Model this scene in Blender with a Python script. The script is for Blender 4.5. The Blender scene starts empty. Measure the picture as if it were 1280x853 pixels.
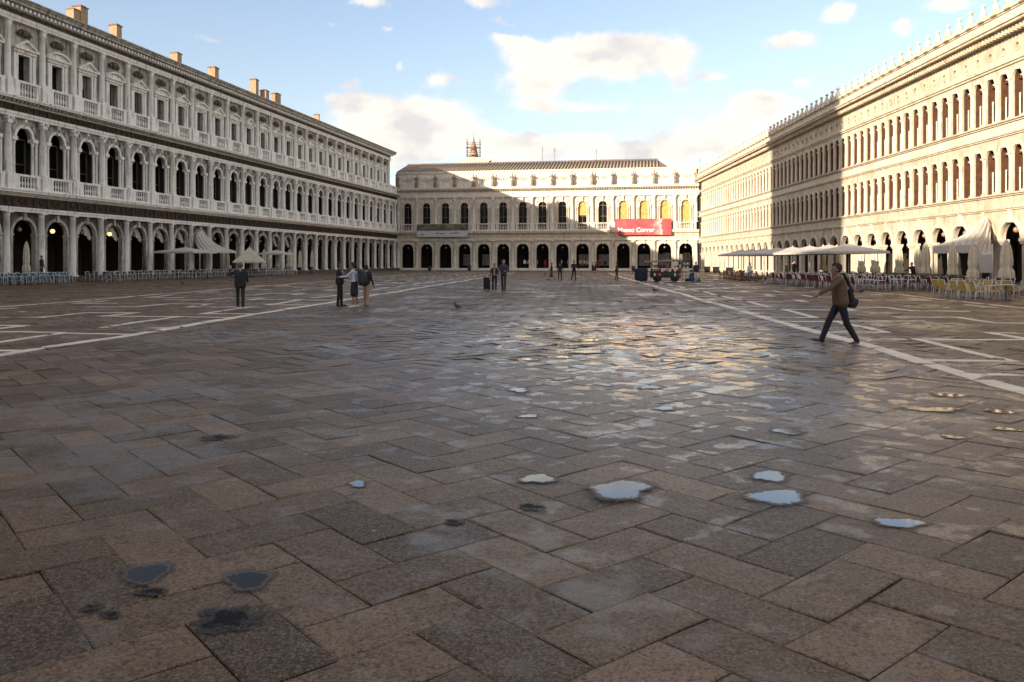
import bpy, bmesh, math, random
import numpy as np
from mathutils import Vector, Matrix, noise
random.seed(7); np.random.seed(7)
R = math.radians
C = bpy.context.scene.collection
sc = bpy.context.scene

# ---------------------------------------------------------------- camera
F = 1020.0                        # focal length in photo pixels (1280 wide)
EYE = 1.8
cam = bpy.data.cameras.new('camera'); camo = bpy.data.objects.new('camera', cam); C.objects.link(camo)
cam.sensor_width = 36; cam.lens = F / 1280 * 36; cam.shift_y = -100 / 1280
cam.clip_start = 0.1; cam.clip_end = 3000
camo.location = (0, 0, EYE); camo.rotation_euler = (R(90), 0, 0)
sc.camera = camo
sc.view_settings.view_transform = 'Standard'; sc.view_settings.look = 'None'
sc.view_settings.gamma = 1.0; sc.view_settings.exposure = 1.42
sc.cycles.max_bounces = 6; sc.cycles.diffuse_bounces = 3; sc.cycles.glossy_bounces = 3

# ---------------------------------------------------------------- sun and sky
SUN_EL = 13.4
TX, TY = 0.745, 0.667             # direction the light travels over the ground
sun = bpy.data.lights.new('sun', 'SUN'); suno = bpy.data.objects.new('sun', sun); C.objects.link(suno)
sun.energy = 3.5; sun.angle = R(0.5); sun.color = (1.0, 0.86, 0.68)
ce = math.cos(R(SUN_EL))
suno.rotation_euler = Vector((TX * ce, TY * ce, -math.sin(R(SUN_EL)))).to_track_quat('-Z', 'Y').to_euler()
suno.location = (-60, -60, 60)

world = bpy.data.worlds.new('World'); sc.world = world; world.use_nodes = True
SKY_STRENGTH = 0.15
CLOUDS = [  # photo x, y, half width, half height, weight
    (700, 78, 78, 28, 1.0), (815, 72, 55, 26, 1.0), (678, 112, 38, 28, .9), (745, 60, 60, 18, .8), (640, 52, 30, 8, .7), (850, 105, 22, 14, .5),
    (480, 150, 75, 28, .95), (540, 170, 70, 25, .9), (440, 128, 40, 14, .7), (550, 138, 30, 14, .7),
    (760, 185, 150, 18, 1.0), (930, 165, 85, 35, 1.0), (960, 130, 45, 12, .8), (640, 186, 70, 14, .9), (400, 200, 120, 30, .8),
    (1005, 55, 36, 14, .85), (985, 48, 22, 8, .7), (1045, 18, 22, 12, .85), (1123, 33, 20, 12, .85), (1010, 100, 16, 7, .75), (895, 92, 24, 6, .75), (945, 118, 30, 7, .75),
    (268, 50, 24, 6, .7), (555, 100, 22, 7, .75), (435, 106, 18, 5, .65), (410, 36, 12, 5, .6), (480, 42, 12, 4, .6), (505, 86, 8, 8, .6),
    (455, 3, 28, 7, .85), (600, 4, 40, 8, .8), (630, 26, 18, 7, .7), (1200, 0, 40, 10, .9), (1160, 85, 80, 10, .45), (740, 134, 90, 8, .6)]
def build_world():
    nt = world.node_tree; N = nt.nodes; L = nt.links; N.clear()
    out = N.new('ShaderNodeOutputWorld'); bg = N.new('ShaderNodeBackground')
    sky = N.new('ShaderNodeTexSky'); sky.sky_type = 'NISHITA'; sky.sun_disc = False
    sky.sun_elevation = R(SUN_EL); sky.sun_rotation = math.atan2(-TX, -TY) % (2 * math.pi)
    sky.air_density = 1.0; sky.dust_density = 1.2; sky.ozone_density = 1.0
    tc = N.new('ShaderNodeTexCoord')
    sep = N.new('ShaderNodeSeparateXYZ'); L.new(tc.outputs['Generated'], sep.inputs[0])
    def m(op, a, b=None, c=None, clamp=False):
        n = N.new('ShaderNodeMath'); n.operation = op; n.use_clamp = clamp
        for k, v in enumerate((a, b, c)):
            if v is None: continue
            if isinstance(v, (int, float)): n.inputs[k].default_value = v
            else: L.new(v, n.inputs[k])
        return n.outputs[0]
    az = m('ARCTAN2', sep.outputs[0], sep.outputs[1])
    el = m('ARCSINE', sep.outputs[2])
    cmb = N.new('ShaderNodeCombineXYZ'); L.new(az, cmb.inputs[0]); L.new(el, cmb.inputs[1])
    # domain warp gives the cumulus outline
    n1 = N.new('ShaderNodeTexNoise'); n1.inputs['Scale'].default_value = 9; n1.inputs['Detail'].default_value = 3
    L.new(tc.outputs['Generated'], n1.inputs['Vector'])
    wv = N.new('ShaderNodeVectorMath'); wv.operation = 'MULTIPLY_ADD'
    L.new(n1.outputs['Color'], wv.inputs[0]); wv.inputs[1].default_value = (.05, .03, 0); wv.inputs[2].default_value = (-.025, -.015, 0)
    n1b = N.new('ShaderNodeTexNoise'); n1b.inputs['Scale'].default_value = 34; n1b.inputs['Detail'].default_value = 5; n1b.inputs['Roughness'].default_value = .6
    L.new(tc.outputs['Generated'], n1b.inputs['Vector'])
    wv2 = N.new('ShaderNodeVectorMath'); wv2.operation = 'MULTIPLY_ADD'
    L.new(n1b.outputs['Color'], wv2.inputs[0]); wv2.inputs[1].default_value = (.03, .02, 0); wv2.inputs[2].default_value = (-.015, -.01, 0)
    ad = N.new('ShaderNodeVectorMath'); L.new(cmb.outputs[0], ad.inputs[0]); L.new(wv.outputs[0], ad.inputs[1])
    ad2 = N.new('ShaderNodeVectorMath'); L.new(ad.outputs[0], ad2.inputs[0]); L.new(wv2.outputs[0], ad2.inputs[1])
    tot = None
    for (x, y, a, b, w) in CLOUDS:
        dx, dz = (x - 640) / F, (326.5 - y) / F
        caz = math.atan(dx); cel = math.atan(dz / math.sqrt(1 + dx * dx))
        ra = a / F / (1 + dx * dx); rb = b / F / math.sqrt(1 + dx * dx)
        s = N.new('ShaderNodeVectorMath'); s.operation = 'MULTIPLY_ADD'
        L.new(ad2.outputs[0], s.inputs[0]); s.inputs[1].default_value = (1 / ra, 1 / rb, 0); s.inputs[2].default_value = (-caz / ra, -cel / rb, 0)
        l = N.new('ShaderNodeVectorMath'); l.operation = 'DOT_PRODUCT'; L.new(s.outputs[0], l.inputs[0]); L.new(s.outputs[0], l.inputs[1])
        g = m('MULTIPLY', m('EXPONENT', m('MULTIPLY', l.outputs['Value'], -0.9)), w)
        tot = g if tot is None else m('ADD', tot, g)
    # broken cloud outside the part in view, added thicker to warm the fill light
    n2 = N.new('ShaderNodeTexNoise'); n2.inputs['Scale'].default_value = 4.0; n2.inputs['Detail'].default_value = 6; n2.inputs['Roughness'].default_value = .55
    mp = N.new('ShaderNodeMapping'); mp.inputs['Scale'].default_value = (1, 1, 2.2); L.new(tc.outputs['Generated'], mp.inputs[0]); L.new(mp.outputs[0], n2.inputs['Vector'])
    rest = m('SUBTRACT', m('MULTIPLY', n2.outputs['Fac'], 5.0), 1.95, clamp=True)
    view = m('SUBTRACT', 1.0, m('MULTIPLY', m('SUBTRACT', m('MULTIPLY', sep.outputs[1], 5.0), 3.3, clamp=True), m('SUBTRACT', 4.2, m('MULTIPLY', el, 8.0), clamp=True)))
    tot = m('ADD', tot, m('MULTIPLY', rest, view))
    n3 = N.new('ShaderNodeTexNoise'); n3.inputs['Scale'].default_value = 22; n3.inputs['Detail'].default_value = 7; n3.inputs['Roughness'].default_value = .62
    L.new(tc.outputs['Generated'], n3.inputs['Vector'])
    dens = m('ADD', tot, m('MULTIPLY', m('SUBTRACT', n3.outputs['Fac'], .5), 1.5))
    mr = N.new('ShaderNodeMapRange'); mr.interpolation_type = 'SMOOTHSTEP'
    mr.inputs['From Min'].default_value = .30; mr.inputs['From Max'].default_value = .95; L.new(dens, mr.inputs['Value'])
    # cloud tone: bright tops, grey bodies
    n4 = N.new('ShaderNodeTexNoise'); n4.inputs['Scale'].default_value = 13; n4.inputs['Detail'].default_value = 5
    mp4 = N.new('ShaderNodeMapping'); mp4.inputs['Scale'].default_value = (1, 1, 1.8); mp4.inputs['Location'].default_value = (3, 1, 5)
    L.new(tc.outputs['Generated'], mp4.inputs[0]); L.new(mp4.outputs[0], n4.inputs['Vector'])
    cr = N.new('ShaderNodeValToRGB'); L.new(n4.outputs['Fac'], cr.inputs[0])
    cr.color_ramp.elements[0].position = .36; cr.color_ramp.elements[0].color = (.72, .71, .71, 1)
    cr.color_ramp.elements[1].position = .52; cr.color_ramp.elements[1].color = (1.0, .93, .83, 1)
    cs = N.new('ShaderNodeVectorMath'); cs.operation = 'SCALE'; L.new(cr.outputs[0], cs.inputs[0]); cs.inputs['Scale'].default_value = CLOUD_L
    # pale veil towards the horizon
    veil = m('MULTIPLY', m('POWER', m('SUBTRACT', 1.0, m('MULTIPLY', m('ABSOLUTE', el), 1.9), clamp=True), 2.0), .34)
    tint = N.new('ShaderNodeVectorMath'); tint.operation = 'MULTIPLY'; L.new(sky.outputs[0], tint.inputs[0]); tint.inputs[1].default_value = SKY_TINT
    mv = N.new('ShaderNodeMix'); mv.data_type = 'RGBA'; L.new(veil, mv.inputs[0]); L.new(tint.outputs[0], mv.inputs[6])
    mv.inputs[7].default_value = (.60 * CLOUD_L, .64 * CLOUD_L, .66 * CLOUD_L, 1)
    mx = N.new('ShaderNodeMix'); mx.data_type = 'RGBA'
    L.new(mr.outputs[0], mx.inputs[0]); L.new(mv.outputs[2], mx.inputs[6]); L.new(cs.outputs[0], mx.inputs[7])
    L.new(mx.outputs[2], bg.inputs[0]); bg.inputs[1].default_value = SKY_STRENGTH
    L.new(bg.outputs[0], out.inputs[0])
CLOUD_L = 2.85
SKY_TINT = (.72, .66, .68)
build_world()

# ---------------------------------------------------------------- geometry of the place (from the photograph's perspective)
DL = Vector((184 / F, 1, 0)).normalized()                     # long left front, towards its far end
CL = Vector((-22.7, 160, 0))                                  # far left corner
DB = Vector((DL.y, -DL.x, 0))                                 # end wing, left to right
CR = CL + DB * 57.94                                          # far right corner
DR = Vector((28 / F, 1, 0)).normalized()                      # right front, away from the camera
AX = Vector((math.sin(R(4.85)), math.cos(R(4.85)), 0))        # axis of the paving
LX = Vector((AX.y, -AX.x, 0))
def gp(x, y):                                                 # a spot on the ground
    Z = EYE * F / (y - 326.5); return Vector(((x - 640) / F * Z, Z, 0))
def hgt(x, y):                                                # gentle unevenness of the old paving
    return 1.5 * (.009 * math.sin(x * 1.15 + .7 * math.sin(y * .31)) * math.sin(y * .83 + .9 * math.sin(x * .4)) +
            .006 * math.sin(x * .47 - y * .52 + 1.3) + .004 * math.sin(x * 2.3 + y * 1.7))
def hgt_np(x, y):
    return 1.5 * (.009 * np.sin(x * 1.15 + .7 * np.sin(y * .31)) * np.sin(y * .83 + .9 * np.sin(x * .4)) +
            .006 * np.sin(x * .47 - y * .52 + 1.3) + .004 * np.sin(x * 2.3 + y * 1.7))

# ---------------------------------------------------------------- materials
MATS = {}
def mat(name, col, rough=.8, var=.25, scale=3.0, dirt=0.0, dirtcol=(.03, .027, .024), metal=0.0, bump=0.0, bscale=30, spec=.5,
        streak=True, emit=None, sub=None, blotch=0.0, joints=None):
    if name in MATS: return MATS[name]
    m = bpy.data.materials.new(name); m.use_nodes = True; MATS[name] = m
    nt = m.node_tree; N = nt.nodes; L = nt.links
    b = N['Principled BSDF']; b.inputs['Roughness'].default_value = rough; b.inputs['Metallic'].default_value = metal
    b.inputs['Specular IOR Level'].default_value = spec
    g = N.new('ShaderNodeNewGeometry')
    n = N.new('ShaderNodeTexNoise'); n.inputs['Scale'].default_value = scale; n.inputs['Detail'].default_value = 5; L.new(g.outputs['Position'], n.inputs['Vector'])
    cr = N.new('ShaderNodeValToRGB'); L.new(n.outputs['Fac'], cr.inputs[0])
    cr.color_ramp.elements[0].position = .3; cr.color_ramp.elements[1].position = .7
    cr.color_ramp.elements[0].color = (*[c * (1 - var) for c in col], 1); cr.color_ramp.elements[1].color = (*[min(1, c * (1 + var * .6)) for c in col], 1)
    col_out = cr.outputs[0]
    def over(fac, colr, prev):
        mx = N.new('ShaderNodeMix'); mx.data_type = 'RGBA'; L.new(fac, mx.inputs[0]); L.new(prev, mx.inputs[6]); mx.inputs[7].default_value = (*colr, 1); return mx.outputs[2]
    if dirt > 0:
        mp = N.new('ShaderNodeMapping'); mp.inputs['Scale'].default_value = (3.2, 3.2, .35) if streak else (2, 2, 2); L.new(g.outputs['Position'], mp.inputs[0])
        d = N.new('ShaderNodeTexNoise'); d.inputs['Scale'].default_value = 1.0; d.inputs['Detail'].default_value = 8; d.inputs['Roughness'].default_value = .68; L.new(mp.outputs[0], d.inputs['Vector'])
        r = N.new('ShaderNodeMapRange'); r.inputs['From Min'].default_value = .66 - dirt * .32; r.inputs['From Max'].default_value = .80 - dirt * .2
        r.inputs['To Max'].default_value = .9; L.new(d.outputs['Fac'], r.inputs['Value']); col_out = over(r.outputs[0], dirtcol, col_out)
    if blotch > 0:
        d = N.new('ShaderNodeTexNoise'); d.inputs['Scale'].default_value = .45; d.inputs['Detail'].default_value = 6; L.new(g.outputs['Position'], d.inputs['Vector'])
        r = N.new('ShaderNodeMapRange'); r.inputs['From Min'].default_value = .5; r.inputs['From Max'].default_value = .68; r.inputs['To Max'].default_value = blotch
        L.new(d.outputs['Fac'], r.inputs['Value']); col_out = over(r.outputs[0], (.42, .24, .10), col_out)
    L.new(col_out, b.inputs['Base Color'])
    if bump > 0:
        nb = N.new('ShaderNodeTexNoise'); nb.inputs['Scale'].default_value = bscale; nb.inputs['Detail'].default_value = 4; L.new(g.outputs['Position'], nb.inputs['Vector'])
        bp = N.new('ShaderNodeBump'); bp.inputs['Strength'].default_value = bump; bp.inputs['Distance'].default_value = .02
        L.new(nb.outputs['Fac'], bp.inputs['Height']); L.new(bp.outputs[0], b.inputs['Normal'])
    if emit:
        b.inputs['Emission Color'].default_value = (*emit[:3], 1); b.inputs['Emission Strength'].default_value = emit[3]
    return m
M_STONE = mat('istrian_stone', (.50, .45, .39), .8, .25, 2.0, dirt=.66, bump=.25, bscale=14)
M_STONE_CLEAN = mat('istrian_stone_pale', (.86, .81, .74), .8, .12, 2.5, dirt=.38, bump=.2, bscale=14)
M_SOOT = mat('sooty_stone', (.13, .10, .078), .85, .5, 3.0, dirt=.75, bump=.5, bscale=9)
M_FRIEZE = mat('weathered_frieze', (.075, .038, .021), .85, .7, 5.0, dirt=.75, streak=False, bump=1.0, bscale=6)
M_CREAM = mat('cream_stone', (.56, .48, .36), .78, .22, 1.5, dirt=.34, dirtcol=(.12, .07, .04), bump=.2, bscale=12, blotch=.3)
M_CREAM2 = mat('cream_stone_clean', (.64, .56, .44), .78, .15, 2.0, dirt=.26, dirtcol=(.12, .07, .04), bump=.15, bscale=12, blotch=.25)
M_WING = mat('wing_stone', (.70, .63, .53), .8, .18, 1.6, dirt=.26, dirtcol=(.07, .05, .035), bump=.2, bscale=12, blotch=.15)
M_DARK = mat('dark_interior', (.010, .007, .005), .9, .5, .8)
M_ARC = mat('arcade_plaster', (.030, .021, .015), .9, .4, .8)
M_GLASS = mat('window_glass', (.008, .007, .007), .22, .3, 1.0, spec=.25)
M_SHUTTER = mat('grey_shutter', (.14, .115, .09), .7, .3, 2.0)
M_WOOD = mat('red_brown_wood', (.105, .045, .022), .6, .3, 3.0)
M_BLIND = mat('yellow_blind', (.50, .33, .10), .8, .3, 2.0)
M_CURT = mat('white_curtain', (.62, .57, .48), .85, .2, 6.0)
M_IRON = mat('dark_iron', (.02, .02, .022), .5, .3, 5.0)
M_ALU = mat('brushed_aluminium', (.60, .58, .55), .45, .1, 5.0)
M_GLOBE = mat('lamp_globe', (.30, .20, .13), .12, .05, 5.0)
M_GLOBE_ON = mat('lit_lamp_globe', (.8, .65, .4), .2, .05, 5.0, emit=(1, .55, .2, .9))
M_ROOF = mat('roof_tile', (.22, .155, .115), .85, .45, 4.0, dirt=.35, bump=.3)
M_CHIM = mat('chimney_brick', (.38, .25, .15), .85, .25, 3.0, bump=.3)
M_CANVAS = mat('cream_canvas', (.60, .53, .40), .85, .15, 5.0, dirt=.15, dirtcol=(.30, .24, .15))
M_WHITECANVAS = mat('white_canvas', (.55, .51, .45), .85, .1, 4.0, dirt=.1, dirtcol=(.35, .3, .24))

# ---------------------------------------------------------------- mesh builder
class MB:
    def __init__(s): s.v = []; s.f = []; s.mi = []; s.sm = []; s.cur = 0; s.M = None; s.smooth = False
    def add(s, vs, fs):
        o = len(s.v)
        if s.M is not None: vs = [tuple(s.M @ Vector(p)) for p in vs]
        s.v.extend(vs)
        for f in fs: s.f.append(tuple(o + i for i in f)); s.mi.append(s.cur); s.sm.append(s.smooth)
        return s
    def box(s, x0, x1, y0, y1, z0, z1):
        s.add([(x0, y0, z0), (x1, y0, z0), (x1, y1, z0), (x0, y1, z0), (x0, y0, z1), (x1, y0, z1), (x1, y1, z1), (x0, y1, z1)],
              [(0, 3, 2, 1), (4, 5, 6, 7), (0, 1, 5, 4), (1, 2, 6, 5), (2, 3, 7, 6), (3, 0, 4, 7)]); return s
    def taper(s, x, y, z0, z1, w0, d0, w1, d1):
        s.add([(x - w0, y - d0, z0), (x + w0, y - d0, z0), (x + w0, y + d0, z0), (x - w0, y + d0, z0),
               (x - w1, y - d1, z1), (x + w1, y - d1, z1), (x + w1, y + d1, z1), (x - w1, y + d1, z1)],
              [(0, 3, 2, 1), (4, 5, 6, 7), (0, 1, 5, 4), (1, 2, 6, 5), (2, 3, 7, 6), (3, 0, 4, 7)]); return s
    def lathe(s, x, y, prof, n=10, star=0.0, half=False):
        s.smooth = True
        vs = []; fs = []
        for (r, z) in prof:
            for k in range(n):
                a = 2 * math.pi * k / n; rr = r * (1 + (star if k % 2 else -star))
                vs.append((x + rr * math.cos(a), y + rr * math.sin(a), z))
        m = len(prof)
        for i in range(m - 1):
            for k in range(n):
                k2 = (k + 1) % n
                fs.append((i * n + k, i * n + k2, (i + 1) * n + k2, (i + 1) * n + k))
        fs.append(tuple(range(n - 1, -1, -1))); fs.append(tuple((m - 1) * n + k for k in range(n)))
        s.add(vs, fs); s.smooth = False; return s
    def tube(s, a, b, r, r2=None, n=6):
        a = Vector(a); b = Vector(b); d = (b - a)
        if d.length < 1e-6: return s
        q = d.to_track_quat('Z', 'Y').to_matrix(); r2 = r if r2 is None else r2
        vs = []
        for (p, rr) in ((a, r), (b, r2)):
            for k in range(n):
                t = 2 * math.pi * k / n; vs.append(tuple(p + q @ Vector((rr * math.cos(t), rr * math.sin(t), 0))))
        fs = [(k, (k + 1) % n, n + (k + 1) % n, n + k) for k in range(n)] + [tuple(range(n - 1, -1, -1)), tuple(range(n, 2 * n))]
        s.smooth = n > 4; s.add(vs, fs); s.smooth = False; return s
    def blob(s, c, r, n=8, m=5, jit=0.0):
        rx, ry, rz = r if isinstance(r, tuple) else (r, r, r); vs = [(c[0], c[1], c[2] - rz)]
        for i in range(1, m):
            t = math.pi * i / m
            for k in range(n):
                a = 2 * math.pi * k / n; j = 1 + random.uniform(-jit, jit)
                vs.append((c[0] + j * rx * math.sin(t) * math.cos(a), c[1] + j * ry * math.sin(t) * math.sin(a), c[2] - rz * math.cos(t)))
        vs.append((c[0], c[1], c[2] + rz)); fs = []
        for k in range(n): fs.append((0, 1 + (k + 1) % n, 1 + k))
        for i in range(m - 2):
            for k in range(n):
                a = 1 + i * n + k; b = 1 + i * n + (k + 1) % n; fs.append((a, b, b + n, a + n))
        t = len(vs) - 1; o = 1 + (m - 2) * n
        for k in range(n): fs.append((o + k, o + (k + 1) % n, t))
        s.smooth = True; s.add(vs, fs); s.smooth = False; return s
    def arch_panel(s, x0, x1, z0, z1, cx, hw, spring, y0, y1, n=12, zopen=None):
        """wall slab with a round-headed opening"""
        zb = z0 if zopen is None else zopen
        pts = [(cx - hw * math.cos(math.pi * k / n), spring + hw * math.sin(math.pi * k / n)) for k in range(n + 1)]
        for (a, b) in ((x0, cx - hw), (cx + hw, x1)): s.box(a, b, y0, y1, z0, z1) if b - a > 1e-4 else None
        if zb > z0: s.box(cx - hw, cx + hw, y0, y1, z0, zb)
        vs = []; fs = []
        for (px, pz) in pts: vs += [(px, y0, pz), (px, y0, z1), (px, y1, pz), (px, y1, z1)]
        for k in range(n):
            a = 4 * k; b = a + 4
            fs += [(a, b, b + 1, a + 1), (a + 2, a + 3, b + 3, b + 2), (a, a + 2, b + 2, b), (a + 1, b + 1, b + 3, a + 3)]
        s.add(vs, fs); return s
    def ring(s, cx, cz, r0, r1, y0, y1, a0=0, a1=math.pi, n=14):
        vs = []; fs = []; full = abs(a1 - a0 - 2 * math.pi) < 1e-6
        for k in range(n + 1):
            t = a0 + (a1 - a0) * k / n; c, q = math.cos(t), math.sin(t)
            vs += [(cx + r0 * c, y0, cz + r0 * q), (cx + r1 * c, y0, cz + r1 * q), (cx + r1 * c, y1, cz + r1 * q), (cx + r0 * c, y1, cz + r0 * q)]
        for k in range(n):
            a = 4 * k; b = a + 4
            for j in range(4): fs.append((a + j, a + (j + 1) % 4, b + (j + 1) % 4, b + j))
        if not full: fs += [(0, 3, 2, 1), (4 * n, 4 * n + 1, 4 * n + 2, 4 * n + 3)]
        s.add(vs, fs); return s
    def prism(s, pts, y0, y1):
        n = len(pts); vs = [(a, y0, b) for a, b in pts] + [(a, y1, b) for a, b in pts]
        s.add(vs, [tuple(range(n)), tuple(range(2 * n - 1, n - 1, -1))] + [(k, n + k, n + (k + 1) % n, (k + 1) % n) for k in range(n)]); return s
    def mesh(s, name, mats, fixn=True):
        me = bpy.data.meshes.new(name); me.from_pydata(s.v, [], s.f)
        for m in (mats if isinstance(mats, (list, tuple)) else [mats]): me.materials.append(m)
        me.polygons.foreach_set('material_index', s.mi); me.polygons.foreach_set('use_smooth', s.sm)
        if fixn:
            bm = bmesh.new(); bm.from_mesh(me); bmesh.ops.recalc_face_normals(bm, faces=bm.faces); bm.to_mesh(me); bm.free()
        me.update(); return me
def ob(name, me, parent=None, loc=(0, 0, 0), rz=0, kind=None, label=None, cat=None, group=None, scale=None):
    o = bpy.data.objects.new(name, me); C.objects.link(o); o.location = loc
    if rz: o.rotation_euler = (0, 0, rz)
    if scale: o.scale = scale
    if parent is not None: o.parent = parent
    if kind: o['kind'] = kind
    if label: o['label'] = label
    if cat: o['category'] = cat
    if group: o['group'] = group
    return o
def thing(name, label, cat, loc=(0, 0, 0), rz=0, group=None): return ob(name, None, None, loc, rz, None, label, cat, group)
def frame(name, label, cat, org, d):
    return thing(name, label, cat, org, math.atan2(d.y, d.x))
_o1 = 'zeroth first second third fourth fifth sixth seventh eighth ninth tenth eleventh twelfth thirteenth fourteenth fifteenth sixteenth seventeenth eighteenth nineteenth'.split()
_t1 = {2: 'twentieth', 3: 'thirtieth', 4: 'fortieth'}; _t2 = {2: 'twenty', 3: 'thirty', 4: 'forty'}
ORD = _o1 + [_t1[k // 10] if k % 10 == 0 else _t2[k // 10] + '-' + _o1[k % 10] for k in range(20, 50)]
# ================================================================ LEFT PALACE (three storeys, in shade)
def balusters(mb, x0, x1, z0, z1, y, n, r=.075, seg=6):
    for k in range(n):
        x = x0 + (x1 - x0) * (k + .5) / n; h = z1 - z0
        mb.lathe(x, y, [(r * .8, z0), (r * .8, z0 + h * .08), (r * .45, z0 + h * .16), (r * 1.1, z0 + h * .38), (r * .45, z0 + h * .68), (r * .85, z0 + h * .9), (r * .85, z1)], seg)
def half_column(r, z0, z1, n=12, cap='doric', y=0.0, base=.22):
    mb = MB(); q = r
    mb.box(-q * 1.25, q * 1.25, y - q * 1.25, y + q * 1.25, z0, z0 + base * .45)
    ch = .30 if cap == 'doric' else .55
    prof = [(q * 1.2, z0 + base * .45), (q * 1.22, z0 + base * .7), (q * 1.03, z0 + base), (q, z0 + base + .05), (q * .98, z0 + (z1 - z0) * .45), (q * .84, z1 - ch - .06), (q * .95, z1 - ch - .04), (q * .86, z1 - ch)]
    if cap == 'doric': prof += [(q * .88, z1 - .2), (q * 1.15, z1 - .1)]
    mb.lathe(0, y, prof, n)
    if cap == 'doric': mb.box(-q * 1.25, q * 1.25, y - q * 1.25, y + q * 1.25, z1 - .1, z1)
    elif cap == 'ionic':
        mb.box(-q * .95, q * .95, y - q * .95, y + q * .95, z1 - ch, z1 - .25)
        for sx in (-1, 1): mb.tube((sx * q * .95, y - q * 1.15, z1 - .22), (sx * q * .95, y + q * .6, z1 - .22), .13, n=8)
        mb.box(-q * 1.2, q * 1.2, y - q * 1.2, y + q * 1.2, z1 - .12, z1)
    else:
        mb.lathe(0, y, [(q * .86, z1 - ch), (q * 1.12, z1 - ch * .62), (q * .9, z1 - ch * .6), (q * 1.3, z1 - ch * .2), (q * 1.1, z1 - .1)], 8, .12)
        mb.box(-q * 1.25, q * 1.25, y - q * 1.25, y + q * 1.25, z1 - .1, z1)
    return mb
def entablature(mb, x0, x1, steps):
    for (z0, z1, y0) in steps: mb.box(x0, x1, y0, .3, z0, z1)
def frieze_relief(mb, x0, x1, z0, z1, y, p=.62):
    n = int((x1 - x0) / p); h = z1 - z0; zc = (z0 + z1) / 2
    for k in range(n):
        x = x0 + (k + .5) * (x1 - x0) / n
        if k % 3 == 0: mb.box(x - .07, x + .07, y - .09, y, z0 + .03, z1 - .03)
        elif k % 3 == 1:
            mb.blob((x, y, zc + .05), (.2, .1, h * .32), 6, 4, .25); mb.tube((x + .1, y - .03, zc - h * .3), (x + .42, y - .03, zc + h * .2), .06, .04, 4)
        else:
            mb.blob((x, y, zc - h * .05), (.16, .09, h * .36), 6, 4, .25); mb.tube((x - .15, y - .03, zc + h * .3), (x - .4, y - .03, zc - h * .2), .05, .05, 4)
def sculpture(mb, x, z, w, h, y=-.1, flip=1):
    mb.blob((x, y, z), (w * .3, .1, h * .38), 6, 5, .2); mb.blob((x + flip * w * .2, y - .03, z + h * .4), (.09, .09, .11), 6, 4)
    mb.tube((x, y, z - h * .2), (x - flip * w * .35, y, z - h * .5), .09, .05, 5); mb.tube((x + flip * w * .1, y, z + h * .1), (x + flip * w * .45, y, z - h * .1), .06, .04, 5)

LTOT = 128.0; LB = 3.69
left = frame('arcaded_palace', 'long shaded three storey stone palace on the left with pedimented top windows', 'palace', CL - DL * LTOT, DL)
cols = [LTOT - 1.16 - LB * j for j in range(30)]
cen = [c - LB / 2 for c in cols[:-1]]
S0 = cols[-1]; S1 = LTOT; S3 = LTOT - 4.3
mb = MB(); mb.box(0, S1, .75, 15, 5.7, 7.5); mb.box(0, S1, 1.1, 15, 7.5, 14.3); mb.box(0, S3, .75, 15, 14.3, 22.3); mb.box(S3, S1, .3, 15, 14.3, 14.82); mb.box(0, S1, 5.5, 15, 0, 5.7); mb.box(0, S0 - .02, .0, 5.5, 0, 22.3)
mb.box(S1 - .9, S1, .02, .75, .45, 14.3); mb.box(S1 - .01, S1 + .6, .8, 15, 0, 14.3); mb.box(S3 - .5, S3, .05, .76, 14.84, 22.0)
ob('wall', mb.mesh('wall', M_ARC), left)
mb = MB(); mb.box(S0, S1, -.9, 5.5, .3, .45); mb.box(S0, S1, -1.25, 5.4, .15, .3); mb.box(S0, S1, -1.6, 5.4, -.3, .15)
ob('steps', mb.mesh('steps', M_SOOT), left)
# entablatures
def fullpart(name, steps, m, x0=S0, x1=S1, par=None):
    mb = MB(); entablature(mb, x0, x1, steps); return ob(name, mb.mesh(name, m), par or left)
fullpart('architrave', [(5.75, 5.95, -.30), (5.95, 6.12, -.36)], M_STONE_CLEAN)
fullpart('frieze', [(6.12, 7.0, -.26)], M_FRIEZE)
fullpart('cornice', [(7.0, 7.12, -.34), (7.12, 7.25, -.55), (7.25, 7.42, -.85), (7.42, 7.5, -.92)], M_STONE_CLEAN)
fullpart('architrave', [(13.3, 13.5, -.30), (13.5, 13.72, -.37)], M_STONE_CLEAN)
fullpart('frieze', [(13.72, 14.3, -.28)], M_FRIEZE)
fullpart('cornice', [(14.3, 14.42, -.36), (14.42, 14.6, -.52), (14.6, 14.74, -.95), (14.74, 14.84, -1.02)], M_STONE_CLEAN)
fullpart('architrave', [(20.95, 21.15, -.30), (21.15, 21.42, -.36)], M_STONE_CLEAN, x1=S3 + .1)
fullpart('frieze', [(21.42, 21.75, -.30)], M_SOOT, x1=S3 + .05)
fullpart('cornice', [(21.98, 22.1, -.50), (22.1, 22.35, -1.05), (22.35, 22.5, -1.15), (22.5, 22.62, -1.28)], M_STONE, x1=S3 + .9)
mb = MB()
x = S0
while x < S3:
    mb.box(x, x + .2, -.95, -.3, 21.75, 22.0); x += .46
ob('modillion', mb.mesh('modillion', M_STONE_CLEAN), left, kind='stuff')
mb = MB(); x = S0
while x < S1:
    mb.box(x, x + .16, -.80, -.3, 14.42, 14.6); x += .42
ob('modillion', mb.mesh('modillion', M_STONE), left, kind='stuff')
# roof
mb = MB(); mb.add([(0, .6, 22.5), (S3, .6, 22.5), (S3 - 1, 8, 24.0), (0, 8, 24.0), (S3, 15.2, 22.62), (0, 15.2, 22.62)], [(0, 1, 2, 3), (3, 2, 4, 5), (1, 4, 2), (0, 3, 5), (0, 5, 4, 1)])
rf = ob('roof', mb.mesh('roof', M_ROOF), left)
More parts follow.
